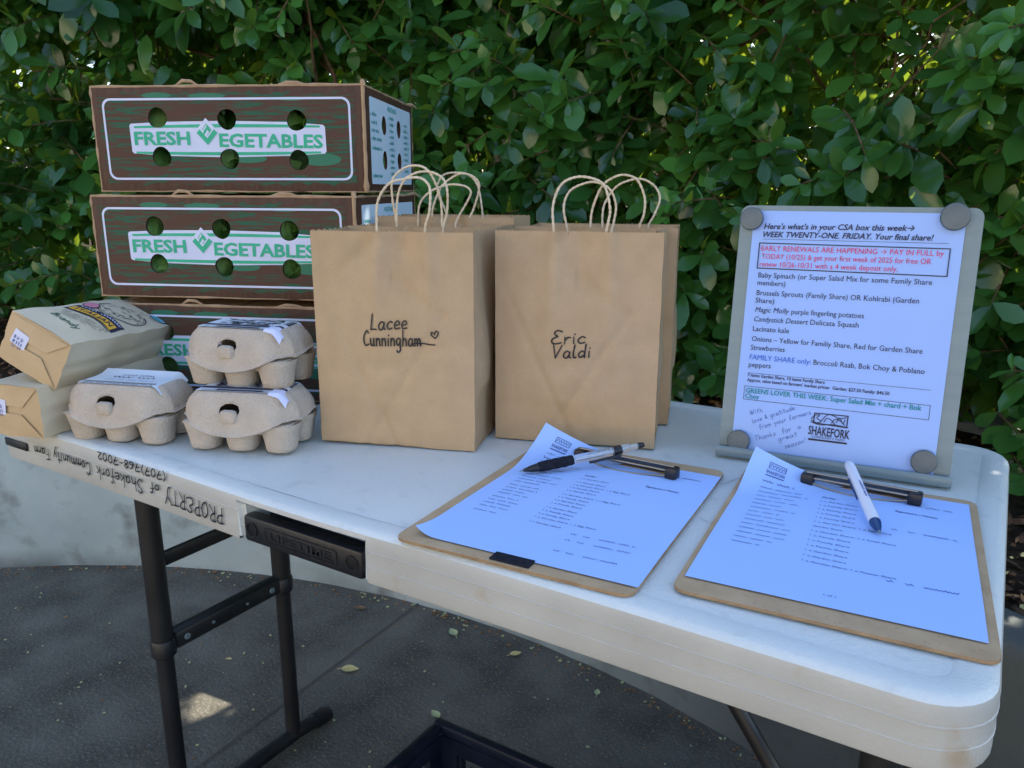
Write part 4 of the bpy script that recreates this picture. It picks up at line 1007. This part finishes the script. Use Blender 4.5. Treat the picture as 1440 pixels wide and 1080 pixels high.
def euler_zyx(th, ti, ro): return (Matrix.Rotation(th, 3, 'Z') @ Matrix.Rotation(ti, 3, 'Y') @ Matrix.Rotation(ro, 3, 'X')).to_euler('XYZ')
cbag.rotation_euler = euler_zyx(1.937, .053, .467)
coffee_bag((-1.046, -.016, TZ+.001), (0, 0, 1.80), 'plain tan coffee bag underneath another, cut off by the left picture edge', False, 11)

# ------------------------------------------------------------------ PAPER CARRIER BAGS
PW_, PD_, PH_ = .2018, .106, .2630
def carrier(loc, th, label, seed, hoops, H=PH_, Wd=PW_, lean=0.0, gus=.012):
    root = thing('paper_bag', label, 'paper bag', loc, (lean, 0, th), 'brown paper carrier bags with twisted handles')
    sn = lambda *a: mnoise.noise(Vector(a)+Vector((seed*7.3, 0, 0)))
    h0 = hoops[0][0][0]; h1 = hoops[0][-1][0]
    def front(x, z, s=1):
        u, w = x/Wd, z/H; e = max(0.0, math.sin(math.pi*u))
        d = -.0085*e*math.sin(math.pi*min(1, w*1.05))*s
        top = max(0, min(1, (w-.45)/.5))
        for c, k in ((h0+.002, .0080), (h1+.004, .0068), ((h0+h1)/2, -.0040)):
            cc = c+.012*(1-w)*(1 if c > Wd/2 else -.6); d -= k*top*math.exp(-((x-cc)/.011)**2)
        d += .0040*top*math.exp(-((x-(h0+h1)/2-.03*(1-w))/.03)**2)
        for sl, c, z0, a in ((.9, .02, .20, .0034), (-.7, .17, .16, .0032), (1.6, .10, .06, .0028), (-2.2, .06, .09, .0022), (.35, .15, .12, .0020)):
            q = (z-z0)-sl*(x-c); d += a*math.exp(-(q/.010)**2)*e*(1 if abs(x-c) < .07 else .2)
        d += .0014*math.exp(-((w-.47)/.007)**2)-.0007*math.exp(-((w-.215)/.010)**2)*(.4+.6*abs(sn(x*20, 0, 1)))
        d += (.0042*sn(x*13, z*9, seed)+.0014*sn(x*34, z*26, 2)+.0005*sn(x*80, z*60, 5))*e**.5
        return d
    def side(y, z, sgn):
        v, w = y/PD_, z/H; e = max(0.0, math.sin(math.pi*v))
        ins = gus*w**1.4*(1-abs(2*v-1)); bul = .006*math.exp(-((w-.42)/.2)**2)*e
        if w < .27: ins += .006*max(0, 1-abs((v-.5)*2)-abs(w/.27-.5)*.6)
        return sgn*(bul-ins+.0012*sn(y*30, z*20, sgn))
    body = MB(); nx, nz = 100, 46
    zz = lambda j, i: H*j+(.0009 if i % 2 else -.0009 if j == 1 else 0) if j == 1 else H*j
    for back in (0, 1):
        vs = []; fs = []
        for j in range(nz+1):
            for i in range(nx+1):
                x = Wd*i/nx; z = zz(j/nz, i)
                y = PD_-front(x, z, .6)*.8-.0 if back else front(x, z)
                vs.append((x+.0006*sn(z*30, i*.02, 4), y, z))
        for j in range(nz):
            for i in range(nx): fs.append((j*(nx+1)+i, j*(nx+1)+i+1, (j+1)*(nx+1)+i+1, (j+1)*(nx+1)+i))
        body.add(vs, fs)
    for sgn, X in ((-1, 0), (1, Wd)):
        vs = []; fs = []; ny = 20
        for j in range(nz+1):
            for i in range(ny+1):
                y = PD_*i/ny; z = zz(j/nz, i); k = i/ny
                y2 = y+(front(X, z)*(1-k)-front(X, z, .6)*.8*k); vs.append((X+side(y, z, sgn)*1.0+.0006*sn(z*30, (0 if X == 0 else 2), 4), y2, z))
        for j in range(nz):
            for i in range(ny): fs.append((j*(ny+1)+i, j*(ny+1)+i+1, (j+1)*(ny+1)+i+1, (j+1)*(ny+1)+i))
        body.add(vs, fs)
    body.add([(0, 0, .001), (Wd, 0, .001), (Wd, PD_, .001), (0, PD_, .001)], [(0, 1, 2, 3)])
    bo = body.build('bag_body', kraft, root, ang=40)
    # glued inner strips that hold the handles
    st = MB()
    for y in (.020, PD_-.020):
        st = MB(); st.grid(8, 4, lambda u, v, y=y: (.045+.11*u, y+.0015*sn(u*3, v, y), H-.054+.044*v)); st.build('handle_patch', kraft_in, root)
    for k, P in enumerate(hoops):
        y = .0035 if k == 0 else PD_-.0035; n = len(P); lz = P[0][1]
        pts = [(x, y+(.10*(z-H) if z > H else 0)*(-1 if k == 0 else 1)*.4+.0025*math.sin(i*1.7+seed), z) for i, (x, z) in enumerate(P)]
        pts = [(pts[0][0], pts[0][1], H-.045)]+pts+[(pts[-1][0], pts[-1][1], H-.045)]
        C = catmull(pts, 10); mb = MB(); m = len(C); tw = []
        # two-ply twist: radius ripples along the cord
        mb.tube(C, [.0015+.00034*math.sin(i*2.1) for i in range(m)], 7); mb.build('handle', cord, root)
    return root, bo, front
HO = {
'H1': [(.0829,.266),(.0861,.296),(.101,.316),(.1177,.322),(.137,.324),(.1487,.317),(.1519,.306),(.1487,.285),(.1424,.265)],
'H2': [(.0704,.259),(.0726,.299),(.083,.321),(.0991,.331),(.1172,.332),(.1343,.324),(.1406,.309),(.1393,.284),(.133,.258)],
'H3': [(.0667,.262),(.0635,.299),(.0654,.323),(.0802,.337),(.0983,.34),(.1135,.334),(.123,.317),(.128,.295),(.1293,.261)],
'H4': [(.0613,.256),(.0654,.289),(.0802,.306),(.0996,.315),(.1176,.317),(.1347,.314),(.141,.306),(.1343,.293),(.1217,.271),(.1185,.257)],
'H5': [(.086,.263),(.0892,.286),(.1018,.314),(.118,.327),(.1338,.332),(.1509,.327),(.1572,.314),(.1487,.285),(.1423,.27),(.1401,.258)],
'H6': [(.0784,.257),(.0734,.28),(.0626,.301),(.0595,.315),(.0702,.331),(.0892,.335),(.1104,.332),(.1252,.316),(.1328,.285),(.1347,.256)],
'Ra': [(.0717,.26),(.0704,.292),(.0789,.316),(.096,.325),(.1159,.324),(.1308,.315),(.1375,.29),(.1362,.274),(.1343,.26)],
'Rb': [(.0732,.255),(.0669,.287),(.0732,.308),(.0912,.318),(.1092,.32),(.1263,.311),(.1345,.291),(.1326,.269),(.1304,.255)],
'Rc': [(.0884,.26),(.0906,.287),(.102,.315),(.1191,.327),(.134,.329),(.1479,.322),(.1574,.301),(.1574,.28),(.152,.261)],
'Rd': [(.093,.255),(.094,.288),(.1089,.313),(.1278,.323),(.1471,.325),(.1648,.315),(.1724,.298),(.1661,.277),(.1576,.257)]}
def behind(x, y, th, d, s=0.0): return (x-math.sin(th)*d+math.cos(th)*s, y+math.cos(th)*d+math.sin(th)*s)
AX, AY, AT = -.746, .1728, .343; EX, EY, ET = -.5656, .3012, .3358
ra, ba, fa = carrier((AX, AY, TZ+.0005), AT, 'front left paper bag with a handwritten name and small heart', 1, (HO['H1'], HO['H2']))
x, y = behind(AX, AY, AT, .110, .0); carrier((x, y, TZ+.0005), AT, 'plain paper bag squeezed between the heart-marked bag and the rearmost one', 2, (HO['H3'], HO['H4']), gus=.004)
x, y = behind(AX, AY, AT, .221, -.006); carrier((x, y, TZ+.0005), AT-.02, 'rearmost left paper bag, its rim rising a little above the others', 3, (HO['H5'], HO['H6']), H=.272, Wd=.208, gus=.02)
re_, be, fe = carrier((EX, EY, TZ+.0005), ET, 'front right paper bag with a two-word handwritten name, no heart', 4, (HO['Ra'], HO['Rb']))
x, y = behind(EX, EY, ET, .109, .013); carrier((x, y, TZ+.0005), ET, 'plain paper bag right behind the front right one, next to the sign', 5, (HO['Rc'], HO['Rd']), gus=.004)
m = MB(); fn = lambda x, z: (x, fa(x, z)-.0014, z); rnd = random.Random(21)
write(m, 'Lacee', (.0760, .1470), (.1235, .1500), .0190, .0020, fn, slant=.1)
write(m, 'Cunningham', (.0655, .1275), (.1400, .1300), .0185, .0020, fn, slant=.05)
stroke(m, [(.128, .1320), (.136, .1335), (.148, .1320), (.1560, .1320)], .0017, fn)
write(m, '♡', (.1515, .1385), (.1635, .1400), .0125, .0017, fn)
m.build('handwriting', marker, ba)
m = MB(); fn = lambda x, z: (x, fe(x, z)-.0014, z)
write(m, 'Eric', (.0725, .1280), (.1165, .1310), .0165, .0020, fn, slant=.15)
write(m, 'Valdi', (.0735, .1105), (.1225, .1135), .0170, .0020, fn, slant=.15)
m.build('handwriting', marker, be)

# ------------------------------------------------------------------ CLIPBOARDS WITH SHEETS
def clipboard(loc, th, label, clip0, clip1, patch):
    """origin: front-left corner of the board on the table"""
    w, h, t = .2286, .3175, .0032; root = thing('clipboard', label, 'clipboard', loc, (0, 0, th), 'hardboard clipboards')
    b = MB(); v, f = fill2d([rrect(0, 0, w, h, .012)], t/2-.0002); b.add([(x, y, z+t/2) for x, y, z in v], f)
    me = b.mesh('board', [hardboard, board_edge]); 
    for p in me.polygons:
        if abs(p.normal.z) < .5: p.material_index = 1
    bo = link('board', me, root)
    if patch:
        p = MB(); p.box((.118, .010, t+.0008), (.038, .014, .0016), .0005); p.build('hook_pad', felt, root)
    c = MB(); (xa, ya), (xb, yb) = clip0, clip1; A = Vector((xa, ya, 0)); B = Vector((xb, yb, 0)); d = (B-A).normalized(); n = Vector((-d.y, d.x, 0)); L = (B-A).length
    at = lambda s, o, z: tuple(A+d*s+n*o+Vector((0, 0, z)))
    for o, z, r in ((.006, .0150, .0016), (.001, .0172, .0014), (-.003, .0128, .0013)): c.tube([at(.004, o, z), at(L-.004, o, z)], r, 8)
    c.tube(catmull([at(.006, -.004, .009), at(.022, -.006, .0062), at(L*.36, -.011, .0052), at(L*.5, -.0125, .0050), at(L*.64, -.011, .0052), at(L-.022, -.006, .0062), at(L-.006, -.004, .009)], 6), .0011, 8)
    v = [at(.006, .011, .0038), at(L-.006, .011, .0038), at(L-.006, .0062, .0146), at(.006, .0062, .0146)]; c.add(v, [(0, 1, 2, 3)])
    c.box(at(L/2, .012, .0042), (L-.03, .012, .0014), .0004, rot=Matrix.Rotation(math.atan2(d.y, d.x), 3, 'Z'))
    co = c.build('wire_clip', chrome, root)
    for s in (.006, L-.006):
        g = MB(); g.box(at(s, .0005, .0105), (.0135, .015, .0125), .0022, rot=Matrix.Rotation(math.atan2(d.y, d.x), 3, 'Z')); g.build('rubber_end', black_plastic, co)
    return root
def sheet(loc, th, label, curl, body, seed):
    """letter sheet; origin front-left corner; curl = list of (corner, fold distance, radius)"""
    w, h = .2159, .2794; rnd = random.Random(seed); zb = .0042
    def S_(x, y, d=0.0):
        z = zb+d+.0006*math.sin(x*30+1)*math.sin(y*22)+.0006
        for (cx, cy), (ex, ey), dist, rad in curl:
            k = (x-cx*w)*ex+(y-cy*h)*ey+dist                # distance past the fold line
            if k > 0:
                a = k/rad
                if a < 1.35: nx, nz_ = rad*math.sin(a), rad*(1-math.cos(a))
                else: nx, nz_ = rad*math.sin(1.35)+(k-1.35*rad)*math.cos(1.35), rad*(1-math.cos(1.35))+(k-1.35*rad)*math.sin(1.35)
                x += ex*(nx-k); y += ey*(nx-k); z += nz_
        return (x, y, z)
    m = MB(); m.grid(54, 70, lambda u, v: S_(w*u, h*v))
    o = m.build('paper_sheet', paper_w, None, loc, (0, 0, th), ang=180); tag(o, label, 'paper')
    p = MB(); fn = lambda x, y: S_(x, y, .0004)
    q = lambda mi=0: mi
    # farm logo block, top left
    v, f = fill2d([[(.021, .262), (.040, .262), (.040, .2705), (.021, .2705)], [(.0218, .2628), (.0392, .2628), (.0392, .2697), (.0218, .2697)]]); p.add([fn(a, b) for a, b, _ in v], f)
    for i in range(5): stroke(p, [(.0225+.0033*i, .264), (.024+.0033*i, .2685), (.0255+.0033*i, .265)], .0006, fn)
    put_text(p, 'SHAKEFORK', (.0200, .2545), (.0410, .2545), fn, size=.0068, bold=True); v, f = fill2d([[(.0205, .2505), (.0405, .2505), (.0405, .2520), (.0205, .2520)]]); p.add([fn(a, b) for a, b, _ in v], f)
    body(p, fn, rnd)
    p.build('printed_text', [pale_ink, pen_ink], o, ang=180)
    return o
def body_l(p, fn, rnd):
    put_text(p, 'Friday order list', (.020, .2415), (.052, .2415), fn, size=.0050) if False else squiggle(p, (.020, .2420), (.050, .2420), .0030, .0005, fn, rnd)
    squiggle(p, (.020, .2335), (.052, .2335), .0040, .0010, fn, rnd); squiggle(p, (.020, .2265), (.070, .2265), .0026, .0005, fn, rnd)
    squiggle(p, (.020, .2100), (.056, .2100), .0026, .0008, fn, rnd)
    put_text(p, 'Order', (.082, .2100), (.0955, .2100), fn, size=.0056, bold=True); put_text(p, 'Signature / Notes', (.152, .2100), (.188, .2100), fn, size=.0054, bold=True)
    squiggle(p, (.160, .2540), (.200, .2540), .0030, .0007, fn, rnd)
    y = .2000
    rows = ['1 x Garden Share', '1 x Family Share', '1 x Garden Share; 1 x Egg Share', '1 x Family Share', '1 x Family Share', '1 x Garden Share; 1 x Egg Share', '1 x Family Share', '1 x Garden Share', '1 x Family Share', '1 x Garden Share', '1 x Family Share', '1 x Family Share', '1 x Garden Share; 1 x Egg Share', '1 x Garden Share']
    for i, t in enumerate(rows):
        squiggle(p, (.020, y), (.020+rnd.uniform(.026, .046), y), .0024, .00055, fn, rnd)
        put_text(p, t, (.082, y), (.082+len(t)*.00205, y), fn, size=.0044)
        y -= .0088 if i % 4 else .0118
    for yy in (.066, .0525, .028):
        for a, b in ((.128, .134), (.140, .147), (.156, .190)): squiggle(p, (a, yy), (b, yy), .0030, .00055, fn, rnd, 1)
def body_r(p, fn, rnd):
    squiggle(p, (.020, .2400), (.052, .2400), .0036, .0010, fn, rnd)
    put_text(p, 'Order', (.082, .2290), (.0955, .2290), fn, size=.0056, bold=True); put_text(p, 'Signature / Notes', (.150, .2240), (.187, .2240), fn, size=.0054, bold=True)
    squiggle(p, (.158, .2480), (.200, .2480), .0030, .0007, fn, rnd); squiggle(p, (.020, .2280), (.062, .2280), .0026, .0006, fn, rnd)
    y = .2180
    rows = ['1 x Garden Share', '1 x Family Share', '1 x Family Share', '1 x Family Share', '1 x Family Share', '1 x Garden Share; 1 x Egg Share', 'Garden Share', '1 x Garden Share; 1 x Small Share', '1 x Family Share', '1 x Family Share', '1 x Family Share', '1 x Garden Share', '1 x Garden Share', '1 x Garden Share; 1 x Flower Share']
    for i, t in enumerate(rows):
        if i < 13: squiggle(p, (.020, y), (.020+rnd.uniform(.022, .050), y), .0026, .00055, fn, rnd)
        put_text(p, t, (.082, y), (.082+len(t)*.00215, y), fn, size=.0048)
        y -= .0112
    for yy in (.176, .066):
        for a, b in ((.148, .153), (.162, .168), (.175, .202)): squiggle(p, (a, yy), (b, yy), .0034, .0007, fn, rnd, 1)
    put_text(p, '1 of 1', (.105, .018), (.114, .018), fn, size=.0045)
# right board
RT = .0896; rc, rs = math.cos(RT), math.sin(RT)
clipboard((-.2290, .0435, TZ+.0005), RT, 'right clipboard holding a sign-in sheet and a white pen', (.0628, .2875), (.1780, .2785), False)
sheet((-.2256, .0666, TZ), RT, 'sign-in sheet with curled corner, on the clipboard below the sign', [((0, 1), (-.56, .83), .070, .070)], body_r, 31)
LT = .0764
clipboard((-.4775, -.0040, TZ+.0005), LT, 'left clipboard with a black felt pad, overlapping the table edge', (.0640, .2750), (.1880, .2640), True)
sheet((-.4653, .0109, TZ), LT, 'sign-in sheet with curled corner, on the clipboard with the felt pad', [((0, 1), (-.56, .83), .078, .080), ((0, 0), (-.9, -.44), .022, .03)], body_l, 32)

# ------------------------------------------------------------------ PENS
def pen(a, b, label, clearpen):
    a, b = Vector(a), Vector(b); d = b-a; L = d.length; root = thing('pen', label, 'pen', a, d.to_track_quat('Z', 'Y').to_euler())
    def lat(name, prof, m, parent=root): q = MB(); q.lathe(prof, n=24); return q.build(name, m, parent, ang=30)
    if clearpen:
        lat('tip', [(.0004, 0), (.0009, .003), (.0013, .005)], steel); lat('nose_cone', [(.0014, .0045), (.0038, .014), (.0049, .022)], black_plastic)
        lat('rubber_grip', [(.0049, .022), (.0057, .024), (.0060, .030)]+[(.0060+.0003*math.sin(i*1.6), .032+.0023*i) for i in range(12)]+[(.0060, .060), (.0052, .0635)], felt)
        lat('barrel', [(.0050, .0632), (.0050, .128), (.0046, .132)], clear); lat('ink_refill', [(.0012, .064), (.0013, .125)], white_pl)
        lat('ring', [(.0051, .112), (.0056, .1135), (.0056, .1205), (.0051, .122)], black_plastic); lat('push_button', [(.0030, .132), (.0034, .134), (.0034, .143), (.0026, .1465)], clear)
        lat('button_end', [(.0034, .1425), (.0036, .1445), (.0028, .1500)], black_plastic)
        c = MB(); c.tube(catmull([(-.005, -.003, .118), (-.0078, -.004, .112), (-.0076, -.004, .100), (-.0084, -.004, .084), (-.0072, -.004, .080)], 5), [.0016]*21, 8); c.build('pocket_clip', black_plastic, root)
    else:
        lat('tip', [(.0004, 0), (.0010, .003), (.0014, .005)], steel); lat('nose_cone', [(.0016, .0042), (.0036, .010), (.0052, .017), (.0054, .020)], blue_pl)
        bo = lat('barrel', [(.0054, .020), (.0056, .030), (.0053, .070), (.0053, .128), (.0050, .136), (.0036, .1395)], white_pl)
        c = MB(); c.box((.0060, -.0020, .086), (.0012, .0030, .040), .0005); c.box((.0052, -.0018, .1045), (.003, .003, .004), .0006); c.build('pocket_clip', blue_pl, root)
        t = MB(); fn = lambda s, o: (lambda an: (.00565*math.cos(an), .00565*math.sin(an), s))(R(118)+o/.0055)
        rnd = random.Random(4)
        for k, o in enumerate((-.003, .0005, .0035)): squiggle(t, (.060, o), (.092-k*.004, o), .0026, .0008, fn, rnd)
        t.build('printing', pen_ink, bo)
pen((-.463, .1925, TZ+.0085), (-.3735, .2895, TZ+.0250), 'clear ballpoint with black rubber grip, lying across the left clipboard', True)
pen((-.1005, .2300, TZ+.0095), (-.1450, .3440, TZ+.0255), 'white ballpoint with blue tip, lying across the right clipboard', False)

# ------------------------------------------------------------------ SIGN STAND
SXo, SYo, STh, SLe = -.2874, .3942, .1108, .142
def sign():
    M = Matrix.Translation((SXo, SYo, TZ+.012)) @ Matrix.Rotation(STh, 4, 'Z') @ Matrix.Rotation(-SLe, 4, 'X')
    # local frame of the inclined sheet: x right, y away (normal is -y), z up the sheet
    eul = M.to_euler(); loc = M.translation
    root = thing('sign_stand', 'leaning brushed steel display stand with rounded corners holding the weekly notice', 'sign stand', loc, eul)
    b = MB(); v, f = fill2d([rrect(-.0150, -.0060, .2320, .2855, .010)], .0009); b.add([(x, .0022+z, y) for x, y, z in v], f); b.build('back_plate', steel, root)
    lp = MB(); pr = []                                        # rolled lip along the bottom
    for i in range(13): a = R(-90+200*i/12); pr.append((-.0065-.0085*math.sin(a)+.0, .0010-.0085*math.cos(a)*1.0))
    prof = [(.0022, -.004), (.0018, -.0085), (-.001, -.0108), (-.005, -.0112), (-.0082, -.0098), (-.0095, -.0055), (-.0090, -.0010), (-.0080, .0010)]
    vs = []; n = 12
    for i in range(n+1): vs += [(-.0165+.2500*i/n, y, z) for y, z in prof]
    k = len(prof); fs = [(i*k+j, (i+1)*k+j, (i+1)*k+j+1, i*k+j+1) for i in range(n) for j in range(k-1)]
    lp.add(vs, fs); me = bake(lp, steel, [('SOLIDIFY', dict(thickness=.0012, offset=0))]); link('rolled_lip', me, root)
    s = MB(); s.add([(.05, .0036, .20), (.165, .0036, .20), (.175, .105, -.0265), (.04, .105, -.0265)], [(0, 1, 2, 3)]); me = bake(s, steel, [('SOLIDIFY', dict(thickness=.0016, offset=0))]); link('back_strut', me, root)
    # the notice
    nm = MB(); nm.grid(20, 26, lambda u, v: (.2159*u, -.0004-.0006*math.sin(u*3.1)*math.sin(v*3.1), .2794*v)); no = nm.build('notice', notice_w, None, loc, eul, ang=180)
    tag(no, 'printed weekly share list held by four round magnets on the sign stand', 'notice')
    fn = lambda x, y: (x/1000, -.0017, y/1000); p = MB(); P = [print_ink, red_ink, blue_ink, teal_ink, pen_ink]
    def T(t, x0, y0, x1, y1, mi=0, size=None, **k): put_text(p, t, (x0, y0), (x1, y1), fn, mi, size=size, **k)
    T("Here's what's in your CSA box this week→", 12.6, 258.6, 168.6, 260.2, bold=True, ital=True, size=9.0); T('WEEK TWENTY-ONE. FRIDAY. Your final share!', 12.4, 249.4, 187.5, 250.6, bold=True, ital=True, size=9.0)
    def rect(x0, y0, x1, y1, w, mi=0):
        v, f = fill2d([[(x0, y0), (x1, y0), (x1, y1), (x0, y1)], [(x0+w, y0+w), (x1-w, y0+w), (x1-w, y1-w), (x0+w, y1-w)]]); p.add([fn(a, b) for a, b, _ in v], f, mi)
    def rule(x0, y0, x1, y1, w, mi=0): stroke(p, [(x0, y0), (x1, y1)], w, fn, mi)
    rule(12.3, 247, 202, 248, .5); rect(9, 213, 205, 243, 1.1)
    T('EARLY RENEWALS ARE HAPPENING → PAY IN FULL by', 12.1, 233.6, 199, 234.6, 1, 8.6); T('TODAY (10/25) & get your first week of 2025 for free OR', 13, 224.6, 188, 225.6, 1, 8.6); T('renew 10/26-10/31 with a 4 week deposit only.', 12, 215.6, 156.8, 216.4, 1, 8.6)
    T('Baby Spinach (or Super Salad Mix for some Family Share', 11.8, 202.8, 191.5, 203.8, size=8.6); T('members)', 11.6, 194, 42.7, 194, size=8.6)
    T('Brussels Sprouts (Family Share) OR Kohlrabi (Garden', 11.8, 182.4, 181.2, 183.4, size=8.6); T('Share)', 11.3, 173.6, 32.4, 173.6, size=8.6)
    T('Magic Molly', 12, 162.8, 50, 163, size=8.6, ital=True); T('purple fingerling potatoes', 52.4, 163, 128.8, 163.6, size=8.6); T('Candystick Dessert', 11.9, 151.8, 71.5, 152.2, size=8.6, ital=True); T('Delicata Squash', 74, 152.4, 124.6, 153, size=8.6)
    T('Lacinato kale', 11.7, 140.4, 52, 140.8, size=8.6); T('Onions – Yellow for Familiy Share, Red for Garden Share', 11.6, 128.6, 190.6, 129.8, size=8.6); T('Strawberries', 11.3, 118.4, 49.5, 118.8, size=8.6)
    T('FAMILY SHARE only:', 11.2, 107, 79, 107.4, 2, 8.6); T('Broccoli Raab, Bok Choy & Poblano', 82, 107.4, 195, 108.2, size=8.6); T('peppers', 11, 98, 36, 98.4, size=8.6)
    rule(11, 91, 203, 91.6, .5); T('7 items Garden Share, 10 items Family Share', 10.9, 86.6, 96.4, 86.8, bold=True, size=5.4); T("Approx. value based on farmers' market prices:  Garden: $27.50 Family: $46.50", 10.8, 80.8, 163.6, 81.6, bold=True, size=5.4)
    rect(8.5, 59, 204.8, 75.2, .5); T('GREENS LOVER THIS WEEK: Super Salad Mix + chard + Bok', 10.6, 67.4, 196.6, 68.4, 3, 8.0, bold=True); T('Choy', 10.5, 60.8, 26.6, 60.9, 3, 8.0, bold=True)
    for t, x0, y0, x1, y1, h in (('With', 18, 41, 33, 46.5, 6), ('love & gratitude', 22, 31.5, 68, 54, 5.5), ('from your farmers', 30.5, 25.5, 86, 51, 5.5), ('Thanks  for  a', 27, 11, 77, 33, 6), ('great', 53, 14, 74, 24, 5.5), ('season!', 61, 6.5, 84, 17.5, 6)): write(p, t, (x0, y0), (x1, y1), h, .42, fn, 4, slant=.15)
    # logo: framed hills over the farm name and a bar
    v, f = fill2d([[(88.4, 40.6), (124.9, 39.2), (125.2, 53.7), (88.8, 52.9)], [(89.6, 41.8), (123.8, 40.5), (124.0, 52.5), (89.9, 51.8)]]); p.add([fn(a, b) for a, b, _ in v], f)
    for L in ([(86, 45), (90, 50), (95, 50.5), (92, 47), (97, 43.5), (92, 41.5), (86.5, 44)], [(97, 44), (101, 50), (105, 52.5), (111, 51), (116, 49), (123, 51.5)], [(100, 43), (103, 48), (108, 46), (112, 42)], [(108, 43), (112, 48), (118, 46), (122, 42)], [(86, 42), (96, 39.5), (110, 41.5), (126, 40)], [(113, 44), (116, 50), (120, 44), (122, 49)]): stroke(p, L, .9, fn)
    T('SHAKEFORK', 84.4, 27.4, 128.5, 27.2, size=14.2, bold=True); T('COMMUNITY FARM', 88.4, 23.9, 123.5, 24.0, size=3.4)
    v, f = fill2d([[(85.3, 20.6), (126.5, 20.9), (126.5, 22.9), (85.3, 22.7)]]); p.add([fn(a, b) for a, b, _ in v], f)
    p.build('printed_text', P, no, ang=180)
    for i, (x, z, lb) in enumerate(((-1.5, 269.5, 'tarnished disc magnet at the upper left corner of the notice'), (205.0, 275.5, 'disc magnet at the upper right corner of the notice'), (8.4, 9.0, 'disc magnet at the lower left corner of the notice, above the lip'), (205.0, 13.5, 'disc magnet at the lower right corner of the notice'))):
        m = MB(); r = .0130 if i != 1 else .0142
        m.lathe([(r-.0006, 0), (r, .0006), (r, .0052), (r-.0008, .0062), (r-.002, .0063)], n=40, fn=lambda a, b_, c: (a, -c, b_))
        o = m.build('disc_magnet', magnet_m, None, M @ Vector((x/1000, -.0019, z/1000)), eul); tag(o, lb, 'magnet', 'round magnets on the sign')
sign()
print('objects', len(bpy.data.objects), 'faces', sum(len(o.data.polygons) for o in bpy.data.objects if o.type == 'MESH'))
